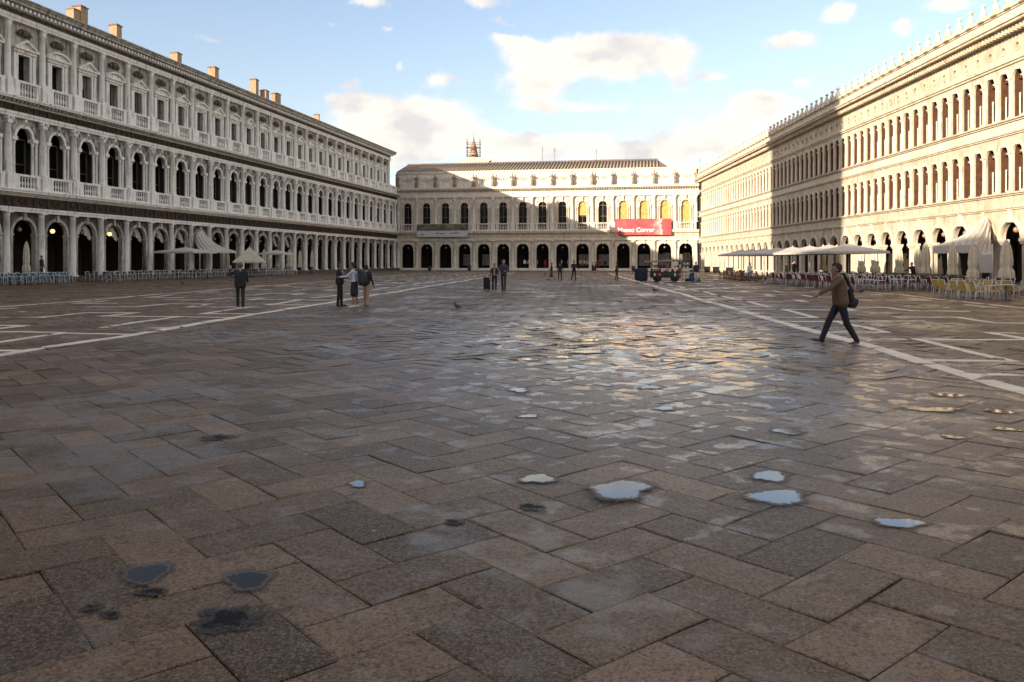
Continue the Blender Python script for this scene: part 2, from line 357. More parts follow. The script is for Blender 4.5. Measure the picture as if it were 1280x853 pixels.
# repeated pieces
mb = MB(); frieze_relief(mb, -LB / 2, LB / 2, 6.16, 6.97, -.26); me_f1 = mb.mesh('frieze_carving', M_FRIEZE)
mb = MB(); frieze_relief(mb, -LB / 2, LB / 2, 13.74, 14.28, -.28); me_f2 = mb.mesh('frieze_carving', M_FRIEZE)
me_c1 = half_column(.29, .45, 5.75).mesh('column', M_STONE_CLEAN)
me_c2 = half_column(.275, 8.78, 13.3, cap='ionic').mesh('column', M_STONE_CLEAN)
me_c3 = half_column(.26, 16.28, 20.95, cap='corinthian').mesh('column', M_STONE_CLEAN)
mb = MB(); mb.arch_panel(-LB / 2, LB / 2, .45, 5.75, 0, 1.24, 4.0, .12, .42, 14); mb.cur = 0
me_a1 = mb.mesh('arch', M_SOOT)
mb = MB(); mb.ring(0, 4.0, 1.18, 1.42, -.02, .3, n=16); mb.box(-.16, .16, -.12, .12, 5.1, 5.72)
for sx in (-1, 1): mb.box(sx * 1.33 - .13, sx * 1.33 + .13, -.04, .40, .45, 3.86); mb.box(sx * 1.33 - .18, sx * 1.33 + .18, -.09, .45, 3.86, 4.02)
me_a1t = mb.mesh('archivolt', M_STONE)
mb = MB(); mb.arch_panel(-LB / 2, LB / 2, 11.5, 13.3, 0, .86, 11.8, .1, .45, 12); mb.box(-LB / 2, -1.22, .1, .45, 7.5, 11.5); mb.box(1.22, LB / 2, .1, .45, 7.5, 11.5); me_a2 = mb.mesh('arch', M_STONE)
mb = MB(); mb.ring(0, 11.8, .82, 1.06, -.06, .12, n=14); mb.box(-.13, .13, -.22, .1, 12.5, 13.28)
for sx in (-1, 1):
    mb.box(min(sx * .82, sx * 1.36), max(sx * .82, sx * 1.36), -.16, .40, 11.5, 11.78); mb.box(min(sx * 1.24, sx * 1.4), max(sx * 1.24, sx * 1.4), -.03, .12, 7.5, 11.5)
    for xx in (.98,): mb.lathe(sx * xx, .1, [(.15, 7.5), (.15, 8.85), (.12, 8.95), (.1, 11.2), (.15, 11.35), (.15, 11.5)], 8)
me_a2t = mb.mesh('archivolt', M_STONE_CLEAN)
mb = MB(); sculpture(mb, -1.1, 12.5, .8, .95, .02, 1); sculpture(mb, 1.1, 12.5, .8, .95, .02, -1); mb.blob((0, -.22, 12.9), (.13, .1, .2), 6, 5)
me_sc = mb.mesh('spandrel_figure', M_STONE)
mb = MB()
mb.box(-1.2, 1.2, 1.02, 1.06, 7.6, 12.7); me_p2 = mb.mesh('pane', M_GLASS)
mb = MB(); mb.box(-1.22, -1.1, .92, 1.0, 7.6, 11.8); mb.box(1.1, 1.22, .92, 1.0, 7.6, 11.8); mb.box(-.05, .05, .92, 1.0, 7.6, 12.6); mb.box(-1.2, 1.2, .9, .99, 11.7, 11.84); mb.box(-1.2, 1.2, .93, .99, 9.7, 9.76)
me_fr2 = mb.mesh('frame', M_SHUTTER)
def balustrade_bay(z0, z1, yf, m):
    mb = MB()
    mb.box(-LB / 2, LB / 2, yf + .05, yf + .4, z0, z0 + .2); mb.box(-LB / 2, LB / 2, yf - .0, yf + .42, z1 - .18, z1)
    for sx in (-1, 1):
        mb.box(sx * 1.845 - .42 if sx > 0 else -1.845, 1.845 if sx > 0 else -1.845 + .42, yf - .12, .1, z0, z1 - .001)
        xa = sx * 1.1; mb.box(xa - .2, xa + .2, yf + .0, yf + .38, z0 + .2, z1 - .18)
    balusters(mb, -.9, .9, z0 + .2, z1 - .18, yf + .2, 6, .09, 7)
    return mb.mesh('balustrade', m)
me_b1 = balustrade_bay(7.5, 8.78, -.42, M_STONE_CLEAN); me_b2 = balustrade_bay(14.84, 16.28, -.42, M_STONE_CLEAN)
def rect_panel(mb, x0, x1, z0, z1, a, b, c, d, y0, y1):
    mb.box(x0, a, y0, y1, z0, z1); mb.box(b, x1, y0, y1, z0, z1); mb.box(a, b, y0, y1, z0, c) if c > z0 else None; mb.box(a, b, y0, y1, d, z1)
mb = MB(); rect_panel(mb, -LB / 2, LB / 2, 14.84, 20.95, -.62, .62, 16.0, 18.45, .1, .75); me_w3 = mb.mesh('wall_bay', M_STONE)
def top_window(seg):
    mb = MB()
    for sx in (-1, 1):
        mb.box(min(sx * .62, sx * .82), max(sx * .62, sx * .82), -.02, .12, 15.9, 18.45)
        mb.box(min(sx * .86, sx * 1.14), max(sx * .86, sx * 1.14), -.1, .12, 15.9, 18.55)
    mb.box(-.82, .82, -.02, .12, 18.45, 18.62); mb.box(-1.2, 1.2, -.14, .12, 18.62, 18.85); mb.box(-1.34, 1.34, -.32, .12, 18.85, 18.98)
    if seg:
        pts = [(1.34 * math.cos(t) * 1.0, 18.98 + .62 * math.sin(t)) for t in [math.pi * k / 10 for k in range(11)]]
        mb.prism([(p[0] * .86, 18.98 + (p[1] - 18.98) * .74) for p in pts], -.08, .12)
        for k in range(10):
            a, b = pts[k], pts[k + 1]; q = lambda p: (p[0] * .88, 18.98 + (p[1] - 18.98) * .78)
            mb.prism([a, b, q(b), q(a)], -.34, .12)
    else:
        mb.prism([(-1.15, 18.98), (1.15, 18.98), (0, 19.52)], -.08, .12)
        mb.prism([(-1.34, 18.98), (-1.12, 18.98), (0, 19.54), (0, 19.72)], -.34, .12); mb.prism([(1.34, 18.98), (0, 19.72), (0, 19.54), (1.12, 18.98)], -.34, .12)
    return mb.mesh('window_surround', M_STONE_CLEAN)
me_t = [top_window(True), top_window(False)]
mb = MB(); mb.box(-.3, .3, -.1, .1, 19.95, 20.55); mb.blob((0, -.12, 20.25), (.34, .12, .3), 8, 5, .2)
for sx in (-1, 1): mb.blob((sx * .5, -.05, 20.2), (.2, .1, .3), 6, 5, .2); mb.tube((sx * .4, -.04, 20.4), (sx * .85, -.04, 20.15), .08, .04, 5)
me_cart = mb.mesh('cartouche', M_SOOT)
mb = MB(); mb.box(-.62, .62, .6, .64, 16.0, 18.45); me_p3 = mb.mesh('pane', M_GLASS)
mb = MB(); mb.box(-.62, -.54, .42, .5, 16, 18.45); mb.box(.54, .62, .42, .5, 16, 18.45); mb.box(.22, .55, .46, .5, 16, 18.4); mb.box(-.62, .62, .42, .5, 18.38, 18.45)
me_fr3 = mb.mesh('shutter', M_SHUTTER)
rv = random.Random(12); mb = MB(); mb.box(-.56, .56, .56, .58, 17.3, 18.44); me_bl3 = mb.mesh('blind', M_CURT)
for c in cols:
    ob('column', me_c1, left, (c, 0, 0)); ob('column', me_c2, left, (c, -.14, 0)); (ob('column', me_c3, left, (c, -.1, 0)) if c < S3 else None)
for j, c in enumerate(cen):
    L_ = (c, 0, 0)
    a = ob('arch', me_a1, left, L_); ob('archivolt', me_a1t, a)
    ob('frieze_carving', me_f1, left, L_, kind='stuff'); ob('frieze_carving', me_f2, left, L_, kind='stuff')
    w = ob('arch', me_a2, left, L_); ob('archivolt', me_a2t, w); ob('spandrel_figure', me_sc, w, kind='stuff')
    w = ob('window', me_fr2, left, L_); ob('pane', me_p2, w)
    ob('balustrade', me_b1, left, L_); ob('balustrade', me_b2, left, L_)
    if j == 0: continue
    w = ob('wall_bay', me_w3, left, L_); ob('cartouche', me_cart, w)
    w = ob('window', me_t[j % 2], left, L_); ob('pane', me_p3, w); (ob('shutter', me_fr3, w) if rv.random() < .7 else None); (ob('blind', me_bl3, w) if rv.random() < .3 else None)
# end pilaster strip beside the corner
mb = MB()
for (z0, z1, y0) in ((.45, 5.75, -.1), (7.5, 13.3, -.05)): mb.box(S1 - .6, S1 - .1, y0, .1, z0, z1)
ob('pilaster', mb.mesh('pilaster', M_STONE), left)
# shopfronts and openings in the arcade back wall
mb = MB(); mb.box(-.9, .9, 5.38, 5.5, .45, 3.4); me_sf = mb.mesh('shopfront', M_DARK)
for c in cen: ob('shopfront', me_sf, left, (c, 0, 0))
# chimneys
def chimney(px, ptop, w, h, lab, t=4.5, extra=False):
    # stands on the roof at local depth t behind the front
    best = min(range(0, 1280), key=lambda k: abs((lambda P: 640 + F * P.x / P.y)(left.matrix_basis @ Vector((k * .1, t, 0))) - px))
    s = best * .1; zb = 22.5 + (t - .6) * .2
    P = left.matrix_basis @ Vector((s, t, 0)); ztop = EYE + (326.5 - ptop) * P.y / F
    r = thing('chimney', lab, 'chimney', (P.x, P.y, 0), left.rotation_euler.z, 'chimneys on the left palace roof')
    mb = MB(); mb.box(-w / 2, w / 2, -.45, .45, zb - .4, ztop - .18)
    if extra: mb.box(-w / 2 - w * .9, -w / 2 - .02, -.4, .4, zb - .4, ztop - .7)
    ob('stack', mb.mesh('stack', M_CHIM), r)
    mb = MB(); mb.box(-w / 2 - .08, w / 2 + .08, -.53, .53, ztop - .18, ztop - .08); mb.box(-w / 2 + .1, w / 2 - .1, -.35, .35, ztop - .08, ztop + .04)
    if extra: mb.box(-w / 2 - w * .9 - .06, -w / 2 - .06, -.46, .46, ztop - .7, ztop - .6)
    ob('cap', mb.mesh('cap', M_ROOF), r)
left.matrix_basis  # location is already set
bpy.context.view_layer.update()
chimney(100, 8, 1.0, 2, 'widest sunlit brick chimney nearest the camera, with a lower stack beside it', extra=True)
chimney(144, 31, .8, 2, 'sunlit brick chimney second along the left roof from the camera')
chimney(220, 66, .9, 2, 'sunlit brick chimney third along the left roof from the camera', t=6)
chimney(267, 84, .9, 2, 'pale brick chimney fourth along the left roof from the camera', t=4)
chimney(318, 99, .8, 2, 'tallest of the three brick chimneys standing close together mid roof', t=5)
chimney(331, 113, .9, 2, 'middle one of the three close brick chimneys, low and pale', t=4)
chimney(345, 117, 1.1, 2, 'broad low chimney, farthest of the close group of three', t=3.5)
chimney(396, 143, .3, 1, 'thin dark flue pipe past the group of three chimneys')
chimney(458, 178, .6, 1, 'tiny low chimney near the far end of the left roof')
def dormer(px, lab, t=2.5):
    best = min(range(0, 1280), key=lambda k: abs((lambda P: 640 + F * P.x / P.y)(left.matrix_basis @ Vector((k * .1, t, 0))) - px))
    P = left.matrix_basis @ Vector((best * .1, t, 0)); zb = 22.5 + (t - .6) * .2
    r = thing('roof_dormer', lab, 'dormer', (P.x, P.y, 0), left.rotation_euler.z, 'low dormers on the left palace roof')
    mb = MB(); mb.box(-1.2, 1.2, -.6, 1.2, zb - .5, zb + .35); ob('body', mb.mesh('body', M_SOOT), r)
    mb = MB(); mb.prism([(-1.4, zb + .352), (1.4, zb + .352), (0, zb + .75)], -.75, 1.3); ob('roof', mb.mesh('roof', M_ROOF), r)
for px, lab in ((172, 'low dark dormer between the second and third chimneys of the left roof'), (243, 'low dark dormer between the third and fourth chimneys of the left roof'),
                (372, 'low dark dormer just past the three close chimneys'), (408, 'low dark dormer beside the thin flue pipe')): dormer(px, lab)

# ================================================================ END WING
BTOT = 57.94; BB = 3.80
wing = frame('museum_wing', 'two storey stone wing closing the far end of the square under a statue lined attic', 'palace', CL, DB)
bc = [2.34 + BB * k for k in range(15)]; bcol = [2.34 - BB / 2 + BB * k for k in range(16)]
X0, X1 = .0, BTOT
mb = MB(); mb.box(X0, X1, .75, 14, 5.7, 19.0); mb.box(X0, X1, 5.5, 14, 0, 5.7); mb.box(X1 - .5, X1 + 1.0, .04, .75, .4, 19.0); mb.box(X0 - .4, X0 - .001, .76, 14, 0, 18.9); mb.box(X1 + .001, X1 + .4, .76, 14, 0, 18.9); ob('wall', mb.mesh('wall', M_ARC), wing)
mb = MB(); mb.box(X0, X1, -.9, 5.5, .28, .42); mb.box(X0, X1, -1.3, 5.4, .13, .28); mb.box(X0, X1, -1.7, 5.4, -.3, .13); ob('steps', mb.mesh('steps', M_WING), wing)
def wp(name, steps, m): return fullpart(name, steps, m, X0, X1, wing)
wp('architrave', [(5.7, 5.9, -.28), (5.9, 6.1, -.34)], M_WING); wp('frieze', [(6.1, 7.0, -.25)], M_CREAM)
wp('cornice', [(7.0, 7.15, -.4), (7.15, 7.4, -.75), (7.4, 7.6, -.85)], M_CREAM2)
wp('architrave', [(14.0, 14.2, -.28), (14.2, 14.45, -.34)], M_WING); wp('frieze', [(14.45, 15.2, -.25)], M_WING)
wp('cornice', [(15.42, 15.55, -.5), (15.55, 15.75, -.9), (15.75, 15.95, -1.0)], M_WING)
wp('attic_wall', [(15.95, 16.3, .0), (16.3, 18.75, .15), (18.75, 18.95, -.0), (18.95, 19.15, -.12)], M_WING)
mb = MB(); x = X0
while x < X1: mb.box(x, x + .2, -.7, -.25, 15.2, 15.42); x += .45
ob('dentil', mb.mesh('dentil', M_CREAM), wing, kind='stuff')
me_c1 = half_column(.34, .42, 5.7).mesh('column', M_WING); me_c2 = half_column(.28, 9.0, 14.0, cap='corinthian').mesh('column', M_WING)
mb = MB(); mb.arch_panel(-BB / 2, BB / 2, .42, 5.7, 0, 1.24, 3.95, .1, .5, 14); me_a1 = mb.mesh('arch', M_WING)
mb = MB(); mb.ring(0, 3.95, 1.18, 1.46, -.06, .3, n=16); mb.box(-.17, .17, -.2, .1, 5.0, 5.68)
for sx in (-1, 1): mb.box(sx * 1.36 - .16, sx * 1.36 + .16, -.05, .49, .42, 3.78); mb.box(sx * 1.36 - .22, sx * 1.36 + .22, -.12, .52, 3.78, 3.96)
me_a1t = mb.mesh('archivolt', M_CREAM2)
mb = MB(); mb.arch_panel(-BB / 2, BB / 2, 7.6, 14.0, 0, .8, 12.3, .1, .75, 12); me_a2 = mb.mesh('arch', M_WING)
mb = MB(); mb.ring(0, 12.3, .78, 1.02, -.08, .12, n=14); mb.box(-.13, .13, -.24, .1, 13.0, 13.98)
for sx in (-1, 1):
    mb.box(min(sx * .72, sx * 1.3), max(sx * .72, sx * 1.3), -.16, .14, 12.0, 12.28)
    for xx in (.9, 1.2): mb.lathe(sx * xx, -.04, [(.15, 7.6), (.15, 9.0), (.12, 9.1), (.1, 11.7), (.15, 11.85), (.15, 12.0)], 8)
me_a2t = mb.mesh('archivolt', M_CREAM2)
mb = MB(); sculpture(mb, -1.05, 13.2, .8, .95, .02, 1); sculpture(mb, 1.05, 13.2, .8, .95, .02, -1); me_sc = mb.mesh('spandrel_figure', M_WING)
mb = MB(); mb.box(-.8, .8, .42, .46, 7.7, 13.12); me_pg = mb.mesh('pane', M_GLASS)
mb = MB(); mb.arch_panel(-.81, .81, 7.7, 13.11, 0, .001, 8, .38, .44, 2); 
mb = MB(); mb.box(-.8, .8, .3, .35, 7.7, 13.12); me_pb = mb.mesh('blind', M_BLIND)
mb = MB(); mb.box(-.8, .8, .3, .35, 10.4, 13.12); me_refl = mb.mesh('blind', M_BLIND)
mb = MB(); mb.box(-.8, -.72, .36, .42, 7.7, 12.3); mb.box(.72, .8, .36, .42, 7.7, 12.3); mb.box(-.04, .04, .36, .42, 7.7, 13.1); mb.box(-.8, .8, .35, .42, 12.22, 12.34); mb.box(-.8, .8, .37, .42, 10.2, 10.27)
me_fr = mb.mesh('frame', M_SHUTTER)
mb = MB(); mb.box(-BB / 2, BB / 2, -.38, -.02, 7.6, 7.8); mb.box(-BB / 2, BB / 2, -.42, .0, 8.83, 9.0)
for sx in (-1, 1):
    a, b = (BB / 2 - .45, BB / 2) if sx > 0 else (-BB / 2, -BB / 2 + .45); mb.box(a, b, -.5, .1, 7.6, 8.999); mb.box(sx * 1.12 - .16, sx * 1.12 + .16, -.38, 0, 7.8, 8.83)
balusters(mb, -.95, .95, 7.8, 8.83, -.2, 6, .085, 6); me_bal = mb.mesh('balustrade', M_WING)
# carved panels on the attic
mb = MB(); mb.ring(0, 17.5, .42, .5, .05, .16, 0, 2 * math.pi, 12)
for k in range(9): t = -math.pi * k / 8; mb.blob((.9 * math.cos(t), .1, 17.7 + .35 * math.sin(t)), (.12, .08, .1), 5, 4)
mb.blob((0, .1, 17.5), (.2, .1, .28), 6, 5, .1)
me_gar = mb.mesh('attic_relief', M_CREAM)
for k, c in enumerate(bc):
    a = ob('arch', me_a1, wing, (c, 0, 0)); ob('archivolt', me_a1t, a)
    w = ob('arch', me_a2, wing, (c, 0, 0)); ob('archivolt', me_a2t, w); ob('spandrel_figure', me_sc, w, kind='stuff')
    w = ob('window', me_fr, wing, (c, 0, 0)); ob('pane', me_pg, w)
    if k in (11, 12, 13, 14): ob('blind', me_pb, w)
    if k in (9,): ob('blind', me_refl, w)  # half-height yellow sheet stands in for a reflection in this pane
    ob('balustrade', me_bal, wing, (c, 0, 0)); ob('attic_relief', me_gar, wing, (c, 0, 0))
for c in bcol: ob('column', me_c1, wing, (c, -.02, 0)); ob('column', me_c2, wing, (c, -.12, 0))
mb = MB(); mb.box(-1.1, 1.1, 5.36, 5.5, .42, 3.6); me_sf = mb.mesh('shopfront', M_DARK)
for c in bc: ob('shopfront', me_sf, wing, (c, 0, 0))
mb = MB(); mb.box(-1.0, 1.0, 3.2, 3.26, .9, 3.1); me_sw_ = mb.mesh('shop_window', mat('shop_display', (.20, .17, .14), .4, .6, 2.5))
for k in (3, 4, 9, 10, 12, 13, 14): ob('shop_window', me_sw_, wing, (bc[k], 0, 0))
# roof with tile ribs
mb = MB(); RZ0, RZ1, RY0, RY1, RX1 = 19.16, 21.4, .2, 7.5, 50.5
mb.add([(X0, RY0, RZ0), (RX1 + 2, RY0, RZ0), (RX1, RY1, RZ1), (X0, RY1, RZ1), (RX1 + 2, 14, RZ0), (X0, 14, RZ0)], [(0, 1, 2, 3), (3, 2, 4, 5), (1, 4, 2), (0, 3, 5), (0, 5, 4, 1)])
rf = ob('roof', mb.mesh('roof', M_ROOF), wing)
mb = MB(); x = .2
while x < RX1: mb.tube((x, RY0 - .05, RZ0 + .06), (x, RY1, RZ1 + .06), .15, n=5); x += .62
ob('tile_row', mb.mesh('tile_row', mat('tile_rib', (.36, .29, .21), .85, .35, 4.0, dirt=.3)), rf, kind='stuff')
mb = MB(); mb.box(0, RX1, RY1 - .15, RY1 + .15, RZ1 + .05, RZ1 + .3); ob('ridge', mb.mesh('ridge', M_ROOF), rf)
# statues
M_STAT = mat('statue_stone', (.30, .24, .17), .85, .35, 4.0, dirt=.6)
def statue(v):
    mb = MB(); rnd = random.Random(v); s = rnd.choice((-1, 1)); lean = rnd.uniform(-.06, .06)
    mb.box(-.26, .26, -.26, .26, 0, .16)
    mb.lathe(0, 0, [(.27, .16), (.25, .5), (.19, .95), (.17, 1.1), (.22, 1.35), (.23, 1.5), (.09, 1.62), (.07, 1.7)], 9, .06)
    mb.blob((lean, -.02, 1.82), (.105, .12, .14), 8, 6)
    mb.tube((s * .22, 0, 1.5), (s * .38, -.1, 1.2), .075, .06, 6); mb.tube((s * .38, -.1, 1.2), (s * .3, -.26, 1.45 if v % 2 else .95), .06, .045, 6)
    mb.tube((-s * .22, 0, 1.5), (-s * .34, -.02, 1.18), .075, .06, 6); mb.tube((-s * .34, -.02, 1.18), (-s * .18, -.22, 1.05), .06, .045, 6)
    mb.tube((s * .1, -.12, .2), (s * .12, -.16, .9), .09, .1, 6); mb.tube((-s * .2, .05, 1.45), (s * .2, -.2, .7), .08, .06, 5)
    return mb.mesh('statue', M_STAT)
stm = [statue(k) for k in range(5)]
for k, c in enumerate(bcol):
    P = wing.location + DB * c + Vector((-DB.y, DB.x, 0)) * (-.45)
    where = 'leftmost statue on the end wing, above its first column' if k == 0 else ('rightmost statue on the end wing, in the corner by the right palace' if k == 15 else
        f'{ORD[k]} statue from the left along the end wing attic')
    ob('attic_statue', stm[k % 5], None, (P.x, P.y, 15.95), wing.rotation_euler.z + random.uniform(-.4, .4), None, where, 'statue', 'statues along the end wing attic', (1.25, 1.25, 1.35))
# banners
def on_wing(x, y, z): return wing.location + DB * x + Vector((-DB.y, DB.x, 0)) * y + Vector((0, 0, z))
def wing_x(px): t = (px - 640) / F; return (t * 160 + 22.7) / (DB.x - t * DB.y)
M_BAN = bpy.data.materials.new('pink_banner_print'); M_BAN.use_nodes = True
def banner_mat(m, xc, zc):
    nt = m.node_tree; N = nt.nodes; L = nt.links; b = N['Principled BSDF']; b.inputs['Roughness'].default_value = .7
    tc = N.new('ShaderNodeTexCoord'); sp = N.new('ShaderNodeSeparateXYZ'); L.new(tc.outputs['Object'], sp.inputs[0])
    n = N.new('ShaderNodeTexNoise'); n.inputs['Scale'].default_value = .8; n.inputs['Detail'].default_value = 4; L.new(tc.outputs['Object'], n.inputs['Vector'])
    a = N.new('ShaderNodeMapRange'); a.inputs['From Min'].default_value = 1.5; a.inputs['From Max'].default_value = 5; L.new(sp.outputs[0], a.inputs['Value'])
    s = N.new('ShaderNodeMath'); s.operation = 'MULTIPLY_ADD'; L.new(n.outputs['Fac'], s.inputs[0]); s.inputs[1].default_value = .9; L.new(a.outputs[0], s.inputs[2])
    cr = N.new('ShaderNodeValToRGB'); L.new(s.outputs[0], cr.inputs[0]); e = cr.color_ramp.elements
    e[0].position = .35; e[0].color = (.34, .045, .055, 1); e[1].position = 1.1; e[1].color = (.45, .06, .07, 1)
    k = e.new(.7); k.color = (.42, .12, .13, 1)
    k = e.new(.95); k.color = (.66, .42, .38, 1)
    L.new(cr.outputs[0], b.inputs['Base Color'])
banner_mat(M_BAN, 0, 0)
xa, xb = wing_x(769), wing_x(839); P = on_wing((xa + xb) / 2, -1.05, 0)
bn = thing('museum_banner', 'pink and red banner lettered Museo Correr hung across the balustrade of the end wing', 'banner', (P.x, P.y, 8.9 - 1.55), wing.rotation_euler.z)
w2 = (xb - xa) / 2; H2 = 1.5
mb = MB(); nx = 20
vs = []; fs = []
for k in range(nx + 1):
    x = -w2 + 2 * w2 * k / nx; y = .03 * math.sin(k * 1.3)
    vs += [(x, y, -H2), (x, y, H2), (x, y + .03, -H2), (x, y + .03, H2)]
for k in range(nx):
    a = 4 * k; b = a + 4; fs += [(a, b, b + 1, a + 1), (a + 2, a + 3, b + 3, b + 2), (a + 1, b + 1, b + 3, a + 3), (a, a + 2, b + 2, b)]
mb.add(vs, fs); ob('cloth', mb.mesh('cloth', M_BAN), bn, (0, 0, .75))
tx = bpy.data.curves.new('lettering', 'FONT'); tx.body = 'Museo Correr'; tx.size = 1.14; tx.extrude = .01; tx.offset = .028; tx.align_x = 'LEFT'
tx.materials.append(mat('white_print', (.85, .82, .8), .6, .03)); tmp = bpy.data.objects.new('tmp', tx); C.objects.link(tmp); bpy.context.view_layer.update(); lm = bpy.data.meshes.new_from_object(tmp.evaluated_get(bpy.context.evaluated_depsgraph_get())); bpy.data.objects.remove(tmp); to = ob('lettering', lm, bn, (-w2 + .5, -.07, -.18)); to.rotation_euler = (R(90), 0, 0)
xa, xb = wing_x(523), wing_x(586); P = on_wing((xa + xb) / 2, -1.0, 0); w2 = (xb - xa) / 2
bn = thing('exhibition_banner', 'dark picture banner over a pale grey strip on the left part of the end wing', 'banner', (P.x, P.y, 7.6), wing.rotation_euler.z)
mb = MB(); mb.box(-w2, w2, 0, .04, .05, 1.3); ob('picture_strip', mb.mesh('picture_strip', mat('dark_print', (.14, .115, .07), .6, .9, .9)), bn)
mb = MB(); mb.box(-w2, w2, -.02, .02, -1.15, .04); ob('pale_strip', mb.mesh('pale_strip', mat('grey_print', (.55, .55, .53), .6, .1)), bn)
mb = MB()
for (a, b, z) in ((-1.2, -.6, -.5), (-.4, .2, -.62), (.3, .6, -.5), (1.6, 2.1, -.55), (2.2, 3.4, -.5), (-4.2, -3.6, -.8)): mb.box(a, b, -.03, -.022, z, z + .16)
ob('print_mark', mb.mesh('print_mark', M_IRON), bn)
# antennas on roof, tower behind
for px, zt, lab in ((670, 183, 'thin aerial mast on the end wing roof, left one of the close pair'), (686, 184, 'thin aerial mast on the end wing roof, right one of the close pair'), (740, 186, 'thin lone aerial mast on the end wing roof'), (875, 197, 'short dark aerial at the corner above the right palace')):
    P = on_wing(wing_x(px) + .3, 6.5, 0); zz = EYE + (326.5 - zt) * P.y / F
    mb = MB(); mb.tube((0, 0, 20.6), (0, 0, zz), .035, n=5); mb.tube((-.35, 0, zz - .5), (.35, 0, zz - .5), .02, n=4); mb.tube((-.25, 0, zz - .9), (.25, 0, zz - .9), .02, n=4)
    ob('aerial', mb.mesh('aerial', M_IRON), None, (P.x, P.y, 0), 0, None, lab, 'aerial', 'aerials on the end wing roof')
Y = 215.0; px = 592; X = (px - 640) / F * Y; zz = lambda y: EYE + (326.5 - y) * Y / F
t = thing('church_lantern', 'copper red lantern tower in scaffolding rising behind the tiled roof of the end wing', 'tower', (X, Y, 0))
M_COP = mat('copper_red', (.36, .22, .15), .7, .3, 2.0)
mb = MB(); mb.box(-4.2, 4.2, -4, 4, 0, zz(203)); mb.box(-1.9, 4.6, -3.4, 3.4, zz(203), zz(199)); ob('base', mb.mesh('base', M_CREAM2), t)
mb = MB(); mb.lathe(0, 0, [(1.35, zz(203)), (1.2, zz(193)), (.95, zz(191)), (.8, zz(184)), (.5, zz(180)), (.25, zz(176)), (.05, zz(170))], 10); ob('cupola', mb.mesh('cupola', M_COP), t)
mb = MB()
for (sx, sy) in ((-1, -1), (1, -1), (1, 1), (-1, 1)): mb.tube((sx * 1.7, sy * 1.7, zz(203)), (sx * 1.7, sy * 1.7, zz(174)), .05, n=4)
for y in (200, 195, 190, 185, 180):
    for a, b in (((-1.9, -1.7), (1.9, -1.7)), ((1.7, -1.9), (1.7, 1.9)), ((-1.7, -1.9), (-1.7, 1.9)), ((-1.9, 1.7), (1.9, 1.7))): mb.tube((*a, zz(y)), (*b, zz(y)), .06, n=4)
for y in (195, 186): mb.box(-1.9, 1.9, -2.0, -1.3, zz(y) - .03, zz(y) + .03)
mb.tube((0, 0, zz(176)), (0, 0, zz(167)), .04, n=4)
ob('scaffold', mb.mesh('scaffold', M_IRON), t)

# ================================================================ RIGHT PALACE
rp = frame('old_arcaded_palace', 'long cream palace on the right with slim arched windows and roof pinnacles', 'palace', CR, -DR)
RTOT = 116.0; RB = 3.04
rc = [.72 + RB * k for k in range(0, 37)]; rc = [c for c in rc if c > 1.4]
X0, X1 = rc[0] - RB / 2, rc[-1] + RB / 2
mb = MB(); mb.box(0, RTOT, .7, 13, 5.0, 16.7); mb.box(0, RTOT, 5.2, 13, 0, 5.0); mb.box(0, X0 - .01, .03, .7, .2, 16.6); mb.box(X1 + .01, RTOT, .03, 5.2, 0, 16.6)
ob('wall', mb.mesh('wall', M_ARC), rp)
mb = MB(); mb.box(0, X1, -.5, 5.2, .12, .25); mb.box(0, X1, -.85, 5.2, -.3, .12); ob('steps', mb.mesh('steps', M_CREAM), rp)
def rpart(name, steps, m): return fullpart(name, steps, m, 0, X1, rp)
rpart('string_course', [(5.05, 5.15, -.1), (5.15, 5.25, -.18)], M_CREAM); rpart('band', [(5.25, 5.95, -.02)], M_CREAM); rpart('cornice', [(5.95, 6.05, -.14), (6.05, 6.15, -.26)], M_CREAM)
rpart('string_course', [(9.78, 9.88, -.1), (9.88, 10.0, -.18)], M_CREAM); rpart('band', [(10.0, 10.6, -.02)], M_CREAM2); rpart('cornice', [(10.6, 10.7, -.14), (10.7, 10.8, -.26)], M_CREAM)
rpart('string_course', [(14.25, 14.4, -.12), (14.4, 14.6, -.22)], M_CREAM); rpart('cornice', [(16.35, 16.45, -.65), (16.45, 16.62, -.95), (16.62, 16.75, -1.05)], M_CREAM)
rpart('parapet', [(16.75, 17.0, -.55), (17.0, 17.5, -.4), (17.5, 17.6, -.5)], M_CREAM2)
mb = MB(); x = 0
while x < X1: mb.box(x, x + .15, -.62, 0, 16.08, 16.35); x += .38
ob('modillion', mb.mesh('modillion', M_CREAM), rp, kind='stuff')
mb = MB(); mb.arch_panel(-RB / 2, RB / 2, 3.2, 5.05, 0, 1.16, 3.201, 0, .35, 14); me_g = mb.mesh('arch', M_CREAM)
mb = MB(); mb.ring(0, 3.2, 1.13, 1.36, -.1, .1, n=16); mb.box(-.12, .12, -.16, .05, 4.25, 5.05); me_gt = mb.mesh('archivolt', M_CREAM2)
mb = MB(); mb.box(-.36, .36, -.08, .5, .25, .6); mb.box(-.3, .3, -.02, .45, .6, 2.85); mb.box(-.36, .36, -.1, .52, 2.85, 3.0); mb.box(-.42, .42, -.16, .56, 3.0, 3.199); me_pier = mb.mesh('pier', M_CREAM2)
WB = RB / 2
